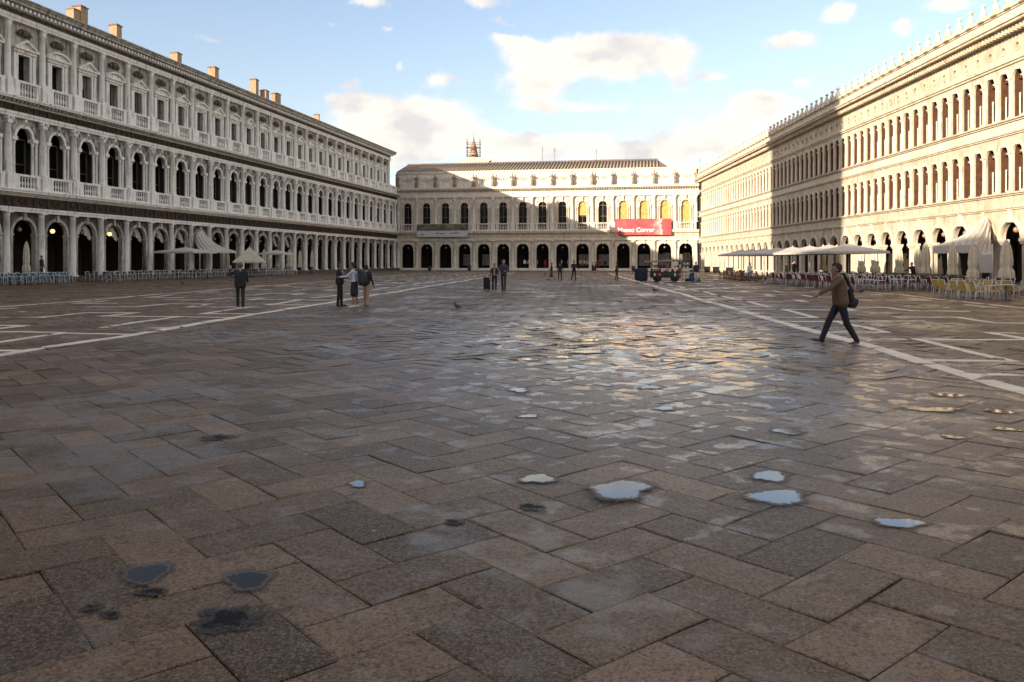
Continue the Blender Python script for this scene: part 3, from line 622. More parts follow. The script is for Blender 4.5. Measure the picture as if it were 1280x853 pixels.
def upper(z0, zs, z1):
    mb = MB(); mb.arch_panel(-WB / 2, WB / 2, z0, z1, 0, .53, zs, 0, .12, 10); w = mb.mesh('window', M_CREAM)
    mb = MB(); mb.ring(0, zs, .52, .66, -.05, .05, n=12); mb.box(-.07, .07, -.12, .05, zs + .44, zs + .68); t = mb.mesh('archivolt', M_CREAM2)
    mb = MB(); mb.box(-.21, .21, -.12, .1, z0, z0 + .12); mb.lathe(0, .045, [(.19, z0 + .12), (.165, z0 + .22), (.15, zs - .3), (.18, zs - .25), (.165, zs - .2), (.22, zs - .06)], 10); mb.box(-.24, .24, -.16, .1, zs - .07, zs + .01); c = mb.mesh('column', M_CREAM2)
    mb = MB(); mb.box(-.6, .6, .62, .65, z0, zs + .55); p = mb.mesh('pane', M_GLASS)
    mb = MB(); mb.arch_panel(-.62, .62, z0, zs + .62, 0, .545, zs, .125, .60, 8); mb.box(-.04, .04, .34, .42, z0, zs + .45); mb.box(-.5, .5, .34, .41, zs - .06, zs + .05)
    mb.box(-.5, .5, .35, .41, (z0 + zs) / 2, (z0 + zs) / 2 + .07); mb.box(.36, .5, .30, .44, z0, zs - .06); f = mb.mesh('frame', M_WOOD)
    mb = MB(); mb.box(-.30, -.14, .26, .275, z0 + .1, z0 + (zs - z0) * .62); cu = mb.mesh('curtain', M_CURT)
    return w, t, c, p, f, cu
U1 = upper(6.15, 8.66, 9.78); U2 = upper(10.8, 13.36, 14.25)
mb = MB(); mb.arch_panel(-WB / 2, WB / 2, 15.28, 16.1, 0, .22, 15.281, 0, .3, 8)
# lower half of the round opening
pts = [(-.22 * math.cos(math.pi * k / 8), 15.28 - .22 * math.sin(math.pi * k / 8)) for k in range(9)]
mb.box(-WB / 2, -.22, 0, .7, 14.6, 15.28); mb.box(.22, WB / 2, 0, .7, 14.6, 15.28)
for k in range(8):
    (a, b), (c, d) = pts[k], pts[k + 1]
    mb.add([(a, 0, b), (c, 0, d), (c, 0, 14.6), (a, 0, 14.6), (a, .7, b), (c, .7, d)], [(0, 1, 2, 3), (0, 4, 5, 1)])
mb.ring(0, 15.28, .21, .31, -.05, .02, 0, 2 * math.pi, 14); me_oc = mb.mesh('round_window', M_CREAM)
mb = MB(); mb.box(-.3, .3, .31, .34, 14.95, 15.6); me_ocp = mb.mesh('pane', M_GLASS)
mb = MB(); mb.box(-.3, .3, -.75, -.3, 17.6, 17.72); mb.taper(0, -.5, 17.72, 17.9, .2, .2, .24, .24)
mb.lathe(0, -.5, [(.24, 17.9), (.26, 18.0), (.2, 18.2), (.1, 18.42), (.07, 18.5), (.15, 18.55), (.17, 18.64), (.12, 18.74), (.03, 18.8)], 9); me_fin = mb.mesh('pinnacle', M_CREAM2)
mb = MB(); mb.prism([(.3, 17.6), (1.22, 17.6), (1.22, 17.95), (.97, 17.74), (.76, 17.68), (.55, 17.74), (.3, 17.95)], -.62, -.42)
me_sw = mb.mesh('cresting', M_CREAM2)
for c in rc:
    a = ob('arch', me_g, rp, (c, 0, 0)); ob('archivolt', me_gt, a); ob('pier', me_pier, rp, (c - RB / 2, 0, 0))
    for q in (-WB / 2, WB / 2):
        for U in (U1, U2):
            w = ob('window', U[0], rp, (c + q, 0, 0)); ob('archivolt', U[1], w); ob('pane', U[3], w); ob('frame', U[4], w); (ob('curtain', U[5], w) if rv.random() < .7 else None)
            ob('column', U[2], rp, (c + q - WB / 2, 0, 0))
        w = ob('round_window', me_oc, rp, (c + q, 0, 0)); ob('pane', me_ocp, w)
        ob('pinnacle', me_fin, rp, (c + q, 0, 0)); ob('cresting', me_sw, rp, (c + q, 0, 0))
mb = MB(); mb.add([(0, -.3, 16.76), (X1, -.3, 16.76), (X1, 6.5, 18.6), (0, 6.5, 18.6), (X1, 13, 16.76), (0, 13, 16.76)], [(0, 1, 2, 3), (3, 2, 4, 5), (1, 4, 2), (0, 3, 5), (0, 5, 4, 1)])
ob('roof', mb.mesh('roof', M_ROOF), rp)
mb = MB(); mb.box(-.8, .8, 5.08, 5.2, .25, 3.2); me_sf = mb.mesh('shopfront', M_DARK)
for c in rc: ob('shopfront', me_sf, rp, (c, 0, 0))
# small works hut on the roof at the far corner
P = CR + DR * (-2) + Vector((2.5, 0, 0))
mb = MB(); mb.box(-1.6, 1.6, -2, 2, 17.0, 19.2); mb.box(-1.8, 1.8, -2.2, 2.2, 19.2, 19.3)
ob('roof_hut', mb.mesh('roof_hut', M_WING), None, (P.x, P.y, 0), 0, None, 'small boxy hut on the roof where the right palace meets the end wing', 'hut')

# ================================================================ buildings beside and behind the camera (they throw the square into shade)
t = thing('bell_tower', 'tall square brick bell tower standing free beside the near end of the left palace', 'tower', (-41.7, 25.3, 0), math.atan2(DL.y, DL.x))
M_BRICK = mat('tower_brick', (.36, .17, .11), .9, .25, 2.0, bump=.3)
mb = MB(); mb.box(-6.2, 6.2, -6.2, 6.2, 0, 48); 
for k in range(5): 
    x = -5.4 + k * 2.7; mb.box(x - .5, x + .5, -6.4, -6.2, 3, 46); mb.box(x - .5, x + .5, 6.2, 6.4, 3, 46); mb.box(-6.4, -6.2, x - .5, x + .5, 3, 46); mb.box(6.2, 6.4, x - .5, x + .5, 3, 46)
ob('shaft', mb.mesh('shaft', M_BRICK), t)
mb = MB()
for (sx, sy) in ((-1, -1), (1, -1), (1, 1), (-1, 1)): mb.box(sx * 5.3 - 1, sx * 5.3 + 1, sy * 5.3 - 1, sy * 5.3 + 1, 48.6, 57)
for k in (-1.8, 1.8):
    for s in (-5.6, 5.6): mb.box(k - .35, k + .35, s - .4, s + .4, 48.6, 57); mb.box(s - .4, s + .4, k - .35, k + .35, 48.6, 57)
mb.box(-6.7, 6.7, -6.7, 6.7, 48, 48.6); mb.box(-6.7, 6.7, -6.7, 6.7, 57, 58); mb.box(-5.2, 5.2, -5.2, 5.2, 58, 66); ob('belfry', mb.mesh('belfry', M_CREAM), t)
mb = MB(); mb.taper(0, 0, 66, 92, 5.4, 5.4, .15, .15); ob('spire', mb.mesh('spire', mat('green_copper', (.10, .17, .13), .6, .3)), t)
N2 = Vector((.72, .695, 0)); D2 = Vector((-.695, .72, 0))
t = thing('shading_block', 'long pale stone block, unseen behind the camera, added to shade the square', 'palace', (-60 * .0 - 30, -29, 0), math.atan2(D2.y, D2.x))  # unseen block, placed, angled and heightened to keep the near square in shade
mb = MB(); mb.box(-62, 43, 3, 25, 0, 27.0); ob('wall', mb.mesh('wall', M_CREAM2), t)
mb = MB()
for k in range(34):
    x = -60 + k * 3.0
    if x + 2.4 > 43: break
    mb.prism([(x, 0), (x + .5, 0), (x + .5, 5)] + [(x + 1.5 + math.cos(a) * 1.0, 5 + 1.4 * math.sin(a)) for a in [math.pi - math.pi * i / 6 for i in range(7)]] + [(x + 2.5, 0), (x + 3, 0), (x + 3, 7.4), (x, 7.4)], 2.2, 2.98)
ob('arcade', mb.mesh('arcade', M_CREAM2), t)
mb = MB(); mb.box(-62.5, 43.5, 2.5, 25.5, 27.0, 27.6); ob('cornice', mb.mesh('cornice', M_CREAM2), t)
# ================================================================ PAVING
def tone_material():
    m = bpy.data.materials.new('trachyte_paving'); m.use_nodes = True; nt = m.node_tree; N = nt.nodes; L = nt.links; b = N['Principled BSDF']
    g = N.new('ShaderNodeNewGeometry'); at = N.new('ShaderNodeAttribute'); at.attribute_name = 'tone'
    def noise(sc_, det=4, rough=.55, mp=None):
        n = N.new('ShaderNodeTexNoise'); n.inputs['Scale'].default_value = sc_; n.inputs['Detail'].default_value = det; n.inputs['Roughness'].default_value = rough
        L.new(g.outputs['Position'], n.inputs['Vector']); return n.outputs['Fac']
    def mth(op, a, b_=None, c=None, cl=False):
        n = N.new('ShaderNodeMath'); n.operation = op; n.use_clamp = cl
        for k, v in enumerate((a, b_, c)):
            if v is None: continue
            if isinstance(v, (int, float)): n.inputs[k].default_value = v
            else: L.new(v, n.inputs[k])
        return n.outputs[0]
    def mr(v, a, b_, c=0, d=1, sm=False):
        n = N.new('ShaderNodeMapRange'); L.new(v, n.inputs['Value']); n.inputs['From Min'].default_value = a; n.inputs['From Max'].default_value = b_
        n.inputs['To Min'].default_value = c; n.inputs['To Max'].default_value = d
        if sm: n.interpolation_type = 'SMOOTHSTEP'
        return n.outputs[0]
    def mix(f, a, b_):
        n = N.new('ShaderNodeMix'); n.data_type = 'RGBA'; L.new(f, n.inputs[0])
        for k, v in ((6, a), (7, b_)):
            if isinstance(v, tuple): n.inputs[k].default_value = (*v, 1)
            else: L.new(v, n.inputs[k])
        return n.outputs[2]
    def mix_f(a, f):
        n = N.new('ShaderNodeMix'); L.new(f, n.inputs[0]); L.new(a, n.inputs[2]); n.inputs[3].default_value = .05; return n.outputs[0]
    base = mix(at.outputs['Fac'], PAVE_DARK, PAVE_LIGHT)
    big = mr(noise(1.1, 5, .6), .35, .65); base = mix(mth('MULTIPLY', big, .45), base, (.085, .047, .022))
    sp = mr(noise(55, 4, .95), .50, .54); base = mix(mth('MULTIPLY', sp, .7), base, (.30, .21, .14))
    sp2 = mr(noise(43, 5, .95), .52, .55); base = mix(mth('MULTIPLY', sp2, .85), base, (.020, .014, .010))
    st = mr(noise(3.1, 8, .75), .56, .66); base = mix(mth('MULTIPLY', st, .6), base, (.030, .024, .020))
    vo = N.new('ShaderNodeTexVoronoi'); vo.inputs['Scale'].default_value = 1.7; L.new(g.outputs['Position'], vo.inputs['Vector'])
    gum = mr(mth('ADD', vo.outputs['Distance'], mth('MULTIPLY', noise(60, 3, .7), .02)), .030, .036, 1, 0); base = mix(mth('MULTIPLY', gum, .7), base, (.42, .38, .32))
    # dampness: darker and glossier in broad patches and in the hollows of the stones
    wet = mr(mth('ADD', noise(.33, 3, .5), mth('MULTIPLY', noise(2.6, 4, .6), .55)), .78, .96, 0, 1, True)
    # the dampest stretch lies along the middle of the square
    sx_ = N.new('ShaderNodeSeparateXYZ'); L.new(g.outputs['Position'], sx_.inputs[0])
    ex = mth('MULTIPLY', mth('SUBTRACT', sx_.outputs[0], 2.8), .22); ey = mth('MULTIPLY', mth('SUBTRACT', sx_.outputs[1], 19.0), .085)
    zone = mth('EXPONENT', mth('MULTIPLY', mth('ADD', mth('MULTIPLY', ex, ex), mth('MULTIPLY', ey, ey)), -1.0))
    hollow = mr(mth('ADD', noise(2.3, 4, .6), mth('MULTIPLY', zone, .15)), .60, .66, 0, 1, True)
    wet = mth('MAXIMUM', wet, zone)
    base = mix(mth('MULTIPLY', wet, .45), base, (.045, .029, .019))
    L.new(base, b.inputs['Base Color'])
    rg = mth('SUBTRACT', mr(noise(30, 4, .7), .35, .65, .40, .62), mth('MULTIPLY', wet, .30)); film = mth('MULTIPLY', hollow, mth('ADD', mth('MULTIPLY', zone, 1.2), .08, cl=True)); rg = mix_f(rg, film); L.new(rg, b.inputs['Roughness'])
    L.new(mth('ADD', mth('ADD', mth('MULTIPLY', wet, .50), .10), mth('MULTIPLY', film, .5)), b.inputs['Specular IOR Level'])
    bp = N.new('ShaderNodeBump'); L.new(mth('MULTIPLY', mth('SUBTRACT', 1.0, film), .5), bp.inputs['Strength']); bp.inputs['Distance'].default_value = .009; L.new(noise(60, 6, .9), bp.inputs['Height'])
    bp2 = N.new('ShaderNodeBump'); bp2.inputs['Strength'].default_value = 1.0; bp2.inputs['Distance'].default_value = .03; L.new(noise(1.7, 3, .5), bp2.inputs['Height']); bp3 = N.new('ShaderNodeBump'); L.new(mth('MULTIPLY', mth('SUBTRACT', 1.0, film), .6), bp3.inputs['Strength']); bp3.inputs['Distance'].default_value = .012; L.new(noise(7, 3, .5), bp3.inputs['Height']); L.new(bp2.outputs[0], bp3.inputs['Normal']); L.new(bp3.outputs[0], bp.inputs['Normal'])
    L.new(bp.outputs[0], b.inputs['Normal']); return m
PAVE_DARK = (.048, .029, .017); PAVE_LIGHT = (.285, .182, .109)
M_PAVE = tone_material()
M_JOINT = mat('joint_earth', (.018, .014, .011), .95, .4, 20)
M_BAND = mat('white_band_stone', (.72, .60, .45), .5, .25, 1.5, dirt=.3, dirtcol=(.2, .15, .1), streak=False, bump=.2, bscale=40)

# ground sheet that carries the joints, reaching far beyond the square
xs = np.concatenate([[-900, -300, -120], np.arange(-60, 60.1, .8), [120, 300, 900]]); ys = np.concatenate([[-900, -200, -60, -20], np.arange(-4, 170.1, .8), [300, 900, 1500]])
X, Y = np.meshgrid(xs, ys); Z = hgt_np(X, Y) - .022
far = (np.abs(X) > 61) | (Y > 171) | (Y < -5); Z[far] = -.022
nx, ny = len(xs), len(ys); vs = np.stack([X, Y, Z], -1).reshape(-1, 3)
idx = np.arange(nx * ny).reshape(ny, nx); fs = np.stack([idx[:-1, :-1], idx[:-1, 1:], idx[1:, 1:], idx[1:, :-1]], -1).reshape(-1, 4)
me = bpy.data.meshes.new('pavement'); me.from_pydata(vs.tolist(), [], fs.tolist()); me.materials.append(M_JOINT)
me.polygons.foreach_set('use_smooth', [True] * len(me.polygons)); me.update()
pave = ob('pavement', me, kind='structure')

E1 = Vector((math.sin(R(49.85)), math.cos(R(49.85)))); E2 = Vector((-E1.y, E1.x)); A = .413
O = Vector((.159, 4.511)) - E1 * (3 * A)
ij = np.arange(-420, 420); I, J = np.meshgrid(ij, ij); r = (I - J) % 4
def centers(I, J, horiz):
    ci = I + (1.0 if horiz else .5); cj = J + (.5 if horiz else 1.0)
    return O.x + A * (ci * E1.x + cj * E2.x), O.y + A * (ci * E1.y + cj * E2.y)
slabs = []
for res, horiz in ((0, True), (3, False)):
    k = r == res; cx, cy = centers(I[k], J[k], horiz)
    lx = CL.x + (cy - CL.y) * DL.x / DL.y + 1.2; rx = CR.x + (cy - CR.y) * DR.x / DR.y - .6
    by = CL.y + (cx - CL.x) * DB.y / DB.x - 1.3
    keep = (cx > lx) & (cx < rx) & (cy < by) & (cy > -3) & (np.abs(cx) < .66 * np.maximum(cy, 0) + 4)
    for x, y in zip(cx[keep], cy[keep]): slabs.append((x, y, horiz))
slabs.sort(key=lambda s: s[0] ** 2 + s[1] ** 2)
def inview(x, y): return y > 3.3 and abs(x / y) < .65 and 1.8 / y < .535
near = []; rest = []
for s in slabs: (near if (len(near) < 300 and inview(s[0], s[1])) else rest).append(s)
def slab_corners(x, y, horiz, gap):
    u, v = (E1, E2) if horiz else (E2, E1)
    return u, v, A - gap / 2, A / 2 - gap / 2
def slab_tone(rnd): return min(1, max(0, rnd.gauss(.40, .31)))
for n, (x, y, hz) in enumerate(near):
    rnd = random.Random(int(x * 1000) * 31 + int(y * 1000)); u, v, a, b = slab_corners(x, y, hz, rnd.choice((.002, .003, .004, .006, .009)))
    dz = rnd.uniform(-.003, .003); tu, tv = rnd.gauss(0, .004), rnd.gauss(0, .0065)
    loop = []; N1, N2_ = 4, 2
    for (p, q, cnt) in (((-1, -1), (1, -1), N1), ((1, -1), (1, 1), N2_), ((1, 1), (-1, 1), N1), ((-1, 1), (-1, -1), N2_)):
        for k in range(cnt): t = k / cnt; loop.append((p[0] + (q[0] - p[0]) * t, p[1] + (q[1] - p[1]) * t))
    def P(la, lb, z, j=0):
        px = x + u.x * la + v.x * lb; py = y + u.y * la + v.y * lb
        return (px - x, py - y, hgt(px, py) + dz + tu * la + tv * lb + z)
    bot = []; mid = []; top = []; bev = rnd.uniform(.004, .009)
    for (la, lb) in loop:
        ja, jb = rnd.gauss(0, .002), rnd.gauss(0, .002); aa = la * a + ja; bb = lb * b + jb; chip = abs(rnd.gauss(0, .0035)) + (.012 * rnd.random() if (abs(la) == 1 and abs(lb) == 1) else 0)
        bot.append(P(aa, bb, -.05)); mid.append(P(aa, bb, -bev * .8)); top.append(P(aa - la * (bev + chip), bb - lb * (bev + chip), 0))
    dish = P(0, 0, -abs(rnd.gauss(0, .0022))); m_ = len(loop)
    vsl = bot + mid + top + [dish]; f = []
    for k in range(m_):
        k2 = (k + 1) % m_; f += [(k, k2, m_ + k2, m_ + k), (m_ + k, m_ + k2, 2 * m_ + k2, 2 * m_ + k), (2 * m_ + k, 2 * m_ + k2, 3 * m_)]
    me = bpy.data.meshes.new('paving_slab'); me.from_pydata(vsl, [], f); me.materials.append(M_PAVE)
    tn = slab_tone(rnd); at = me.attributes.new('tone', 'FLOAT', 'POINT'); at.data.foreach_set('value', [tn] * len(vsl))
    ob('paving_slab', me, pave, (x, y, 0))
# the others, joined
V = []; Fc = []; T = []
rnd = random.Random(5)
for (x, y, hz) in rest:
    g = rnd.uniform(.006, .014); u, v, a, b = slab_corners(x, y, hz, g); dz = rnd.uniform(-.0035, .0035); tw = 1.6 if 9 < y < 40 and abs(x - 3) < 8 else 1.0; tu, tv = rnd.gauss(0, .010) * tw, rnd.gauss(0, .014) * tw; tn = slab_tone(rnd); o = len(V)
    bv = .007
    for (s, zz) in ((0, -.04), (0, -.006), (1, 0)):
        for (la, lb) in ((-1, -1), (1, -1), (1, 1), (-1, 1)):
            aa = la * (a - s * bv); bb = lb * (b - s * bv); px = x + u.x * aa + v.x * bb; py = y + u.y * aa + v.y * bb
            V.append((px, py, hgt(px, py) + dz + tu * aa + tv * bb + zz)); T.append(tn)
    w = 1 if (u.x * v.y - u.y * v.x) > 0 else -1
    fl = [(o + k, o + (k + 1) % 4, o + 4 + (k + 1) % 4, o + 4 + k) for k in range(4)] + [(o + 4 + k, o + 4 + (k + 1) % 4, o + 8 + (k + 1) % 4, o + 8 + k) for k in range(4)] + [(o + 8, o + 9, o + 10, o + 11)]
    Fc += fl if w > 0 else [t[::-1] for t in fl]
me = bpy.data.meshes.new('paving_slab'); me.from_pydata(V, [], Fc); me.materials.append(M_PAVE)
at = me.attributes.new('tone', 'FLOAT', 'POINT'); at.data.foreach_set('value', T); me.update()
ob('paving_slab', me, pave, kind='stuff')
# white stone bands
BR = random.Random(21)
def band(pts, w, dz=.006):
    """pts in axis coordinates (u across, v along)"""
    mb = MB(); W = []
    P = [LX * u + AX * v for u, v in pts]
    for i in range(len(P) - 1):
        a, b = P[i], P[i + 1]; d = (b - a); n = max(1, int(d.length / 1.2)); d.normalize(); s = Vector((d.y, -d.x, 0)) * (w / 2)
        a = a - d * (w / 2 if i else 0); b = b + d * (w / 2 if i < len(P) - 2 else 0); vs = []
        fs = []; gp_ = .008 / (b - a).length
        for k in range(n):
            o = len(vs); jw = 1 + BR.gauss(0, .03); jz = BR.uniform(-.002, .001); lo = (k + (BR.uniform(-.12, .12) if k else 0)) / n if k == 0 else nxt; nxt = (k + 1 + (BR.uniform(-.12, .12) if k < n - 1 else 0)) / n
            for t in (lo + gp_, nxt - gp_):
                q = a.lerp(b, t)
                for sg, zz in ((-1, -.03), (-1, 0), (1, 0), (1, -.03)): p = q + s * (sg * jw); vs.append((p.x, p.y, hgt(p.x, p.y) + zz + dz + jz + .0005 * (i % 2)))
            fs += [(o, o + 4, o + 5, o + 1), (o + 1, o + 5, o + 6, o + 2), (o + 2, o + 6, o + 7, o + 3), (o, o + 1, o + 2, o + 3), (o + 4, o + 7, o + 6, o + 5)]
        mb.add(vs, fs)
    ob('stone_band', mb.mesh('stone_band', M_BAND), pave)
band([(6.42, -2), (5.2, 57.6), (3.9, 118)], .34); band([(-11.15, -2), (-10.7, 66), (-10.2, 125)], .34)
band([(17.1, 6), (16.2, 125)], .28); band([(-22.3, 6), (-23.4, 120)], .28)
for side, m0, mx in ((1, 6.0, 16.9), (-1, 10.9, 22.6)):
    for k in range(-2, 20):
        v0 = 15.4 + 5.75 * k; du = .0 if side > 0 else .2
        q = lambda u: side * (m0 + u) - (.02 * v0 if side > 0 else 0)
        w = .24
        band([(q(.25), v0), (q(2.0), v0), (q(2.0), v0 + 4.1), (q(4.5), v0 + 4.1), (q(4.5), v0 + 6.0), (q(6.4), v0 + 6.0), (q(6.4), v0 + 3.6), (q(8.4), v0 + 3.6)], w, .0075)
        band([(q(.25), v0 - 1.75), (q(1.85), v0 - 1.75)], w); band([(q(8.7), v0 + .4), (q(10.6), v0 + .4), (q(10.6), v0 + 2.9)], w, .005)
# puddles
def water_material(name, ior, rim, dry=False, amp=1.25):
    m = bpy.data.materials.new(name); m.use_nodes = True; nt = m.node_tree; N = nt.nodes; L = nt.links; b = N['Principled BSDF']
    g = N.new('ShaderNodeNewGeometry'); at = N.new('ShaderNodeAttribute'); at.attribute_name = 'rim'
    n = N.new('ShaderNodeTexNoise'); n.inputs['Scale'].default_value = 26; n.inputs['Detail'].default_value = 6; n.inputs['Roughness'].default_value = .7; L.new(g.outputs['Position'], n.inputs['Vector'])
    a = N.new('ShaderNodeMath'); a.operation = 'MULTIPLY_ADD'; L.new(n.outputs['Fac'], a.inputs[0]); a.inputs[1].default_value = amp; L.new(at.outputs['Fac'], a.inputs[2])
    r = N.new('ShaderNodeMapRange'); L.new(a.outputs[0], r.inputs['Value']); r.inputs['From Min'].default_value = rim; r.inputs['From Max'].default_value = rim + .14
    ro = N.new('ShaderNodeMapRange'); L.new(r.outputs[0], ro.inputs['Value']); ro.inputs['To Min'].default_value = .03; ro.inputs['To Max'].default_value = .45; L.new(ro.outputs[0], b.inputs['Roughness'])
    cr = N.new('ShaderNodeMix'); cr.data_type = 'RGBA'; L.new(r.outputs[0], cr.inputs[0]); cr.inputs[6].default_value = (.03, .024, .019, 1); cr.inputs[7].default_value = (.075, .052, .037, 1); L.new(cr.outputs[2], b.inputs['Base Color'])
    io = N.new('ShaderNodeMapRange'); L.new(r.outputs[0], io.inputs['Value']); io.inputs['To Min'].default_value = ior; io.inputs['To Max'].default_value = 1.35; L.new(io.outputs[0], b.inputs['IOR'])
    n2 = N.new('ShaderNodeTexNoise'); n2.inputs['Scale'].default_value = 70; n2.inputs['Detail'].default_value = 4; L.new(g.outputs['Position'], n2.inputs['Vector'])
    bp = N.new('ShaderNodeBump'); bp.inputs['Distance'].default_value = .006; L.new(n2.outputs['Fac'], bp.inputs['Height'])
    bs = N.new('ShaderNodeMapRange'); L.new(r.outputs[0], bs.inputs['Value']); bs.inputs['To Min'].default_value = .02; bs.inputs['To Max'].default_value = .7; L.new(bs.outputs[0], bp.inputs['Strength'])
    L.new(bp.outputs[0], b.inputs['Normal'])
    # the film thins out to nothing at its edge, with a damp fringe round it
    f1 = N.new('ShaderNodeMapRange'); f1.interpolation_type = 'SMOOTHSTEP'; L.new(a.outputs[0], f1.inputs['Value']); f1.inputs['From Min'].default_value = rim + .10; f1.inputs['From Max'].default_value = rim + (.5 if dry else .48); f1.inputs['To Min'].default_value = 1; f1.inputs['To Max'].default_value = .0 if dry else .55
    f2 = N.new('ShaderNodeMapRange'); f2.interpolation_type = 'SMOOTHSTEP'; L.new(a.outputs[0], f2.inputs['Value']); f2.inputs['From Min'].default_value = rim + .25; f2.inputs['From Max'].default_value = rim + (.55 if dry else .9); f2.inputs['To Min'].default_value = 1; f2.inputs['To Max'].default_value = 0
    al = N.new('ShaderNodeMath'); al.operation = 'MULTIPLY'; L.new(f1.outputs[0], al.inputs[0]); L.new(f2.outputs[0], al.inputs[1]); L.new(al.outputs[0], b.inputs['Alpha'])
    if dry: ro.inputs['To Min'].default_value = .6; bs.inputs['To Min'].default_value = .6; cr.inputs[6].default_value = (.012, .009, .007, 1); cr.inputs[7].default_value = (.02, .014, .01, 1); n.inputs['Scale'].default_value = 11; a.inputs[1].default_value = 1.7
    return m
M_WATER = water_material('puddle_water', 1.9, 1.14); M_WET = water_material('thin_water_film', 1.10, 1.15); M_FILM = water_material('broken_water_film', 1.7, 1.30, amp=1.9)
M_DAMP = water_material('damp_stain', 1.15, .95, dry=True)
PUD = [(962, 594, 28, 7, 'w', 'small sky blue puddle just behind the larger one, right of centre'), (972, 621, 37, 12, 'w', 'large sky blue puddle in a worn slab, right of centre'),
       (775, 611, 44, 13, 'w', 'pale bright puddle lying along a slab, nearest the middle of the square'), (672, 597, 22, 7, 'w', 'small oval pale puddle left of the bright one'),
       (1125, 655, 32, 8, 'w', 'shallow whitish puddle to the lower right of the blue ones'), (447, 607, 13, 4.5, 'w', 'tiny round puddle on the slabs left of centre'),
       (983, 538, 25, 4, 'w', 'narrow dull puddle behind the two blue ones'), (1188, 494, 20, 3.5, 'w', 'golden puddle nearest the white band on the right'),
       (1168, 511, 36, 4.5, 'w', 'longest golden puddle, stretched across the slabs at the right'), (1250, 514, 18, 4, 'w', 'golden puddle close to the right edge, beside the longest golden one'),
       (1192, 545, 14, 2.5, 'w', 'faint thin golden puddle below the longest golden one'), (1258, 537, 15, 3, 'w', 'small golden puddle lowest by the right edge'),
       (660, 450, 15, 2, 'w', 'bright streak of water left end of the middle row of streaks'), (700, 447, 17, 2.2, 'w', 'bright streak of water second in the middle row of streaks'),
       (735, 441, 25, 3, 'w', 'broadest bright streak of water in the middle of the square'), (816, 445, 17, 2.6, 'w', 'bright streak of water right of the broadest one'),
       (838, 452, 12, 2, 'w', 'short bright streak at the right end of the middle row'), (756, 481, 12, 2, 'w', 'short bright streak of water below the middle row'),
       (814, 484, 16, 3, 'w', 'bright streak of water below and right of the middle row'), (648, 489, 18, 3, 'w', 'bright streak of water with a dark rim, left below the middle row'),
       (831, 512, 18, 3, 'w', 'bright oval puddle between the streaks and the blue puddles'), (661, 521, 14, 3.5, 'w', 'small grey puddle above the oval pale one'),
       (740, 425, 22, 2, 'w', 'thin bright streak just beyond the broadest one'), (700, 474, 16, 2, 'w', 'faint streak of water between the two middle rows'),
       (183, 716, 36, 12, 'd', 'dark bluish wet patch, leftmost of the pair at the lower left'), (311, 723, 28, 15, 'd', 'dark bluish wet patch, right one of the pair at the lower left'),
       (284, 772, 46, 16, 'k', 'black ragged stain nearest the camera'), (190, 739, 24, 5, 'k', 'thin dark smear just below the left wet patch'),
       (112, 759, 14, 5, 'k', 'small brown stain, left one of two near the left edge'), (137, 767, 15, 5, 'k', 'small brown stain, right one of two near the left edge'),
       (664, 631, 17, 5, 'k', 'dark stain in front of the oval pale puddle'), (567, 652, 12, 4, 'k', 'small dark stain left of centre near a joint'), (272, 549, 20, 4, 'k', 'dark narrow stain on the slabs at the left')]
for n_, (px, py, hw, hh, kd, lab) in enumerate(PUD):
    P = gp(px, py); rx = hw / F * P.y; ry = (gp(px, py - hh).y - gp(px, py + hh).y) / 2 if py - hh > 330 else .4
    rnd = random.Random(n_); ph = [rnd.uniform(0, 6.28) for _ in range(6)]; rings = []; K = 40
    rag = (.17 if py > 560 else .22) if kd != 'k' else .10
    if kd == 'k': hw *= 1.5; hh *= 1.5
    rx = hw / F * P.y; ry *= 1.5 if kd == 'k' else 1
    zz = max(hgt(P.x + dx * rx, P.y + dy * ry) for dx in (-1, 0, 1) for dy in (-1, 0, 1)) + .0045
    def rad(t): return 1 + rag * (math.sin(2 * t + ph[0]) + .7 * math.sin(3 * t + ph[1]) + .5 * math.sin(5 * t + ph[2]) + (.5 * math.sin(9 * t + ph[3]) + .5 * math.sin(14 * t + ph[4]) if kd == 'k' else .1 * math.sin(9 * t + ph[3])))
    TT = [2 * math.pi * k / K for k in range(K)]; vs = [(0, 0, 0)]; RIM = [0.0]
    for q, z_, rv in ((.35, 0, .12), (.65, 0, .42), (.88, -.0003, .8), (1.15, -.0005, 1.35), (1.5, -.0008, 2.2)):
        for t in TT: vs.append((rx * q * rad(t) * math.cos(t), ry * q * rad(t) * math.sin(t), z_)); RIM.append(rv)
    fs = [(0, 1 + k, 1 + (k + 1) % K) for k in range(K)] + [(1 + i * K + k, 1 + (i + 1) * K + k, 1 + (i + 1) * K + (k + 1) % K, 1 + i * K + (k + 1) % K) for i in range(4) for k in range(K)]
    mb = MB(); mb.add(vs, fs); nm = 'puddle' if kd != 'k' else 'damp_stain'
    me_ = mb.mesh(nm, (M_WATER if py > 530 else M_FILM) if kd == 'w' else (M_WET if kd == 'd' else M_DAMP)); at = me_.attributes.new('rim', 'FLOAT', 'POINT'); at.data.foreach_set('value', RIM)
    o = ob(nm, me_, None, (P.x, P.y, zz), 0, None, lab, 'puddle' if kd != 'k' else 'stain', 'puddles on the paving' if kd != 'k' else 'stains on the paving')

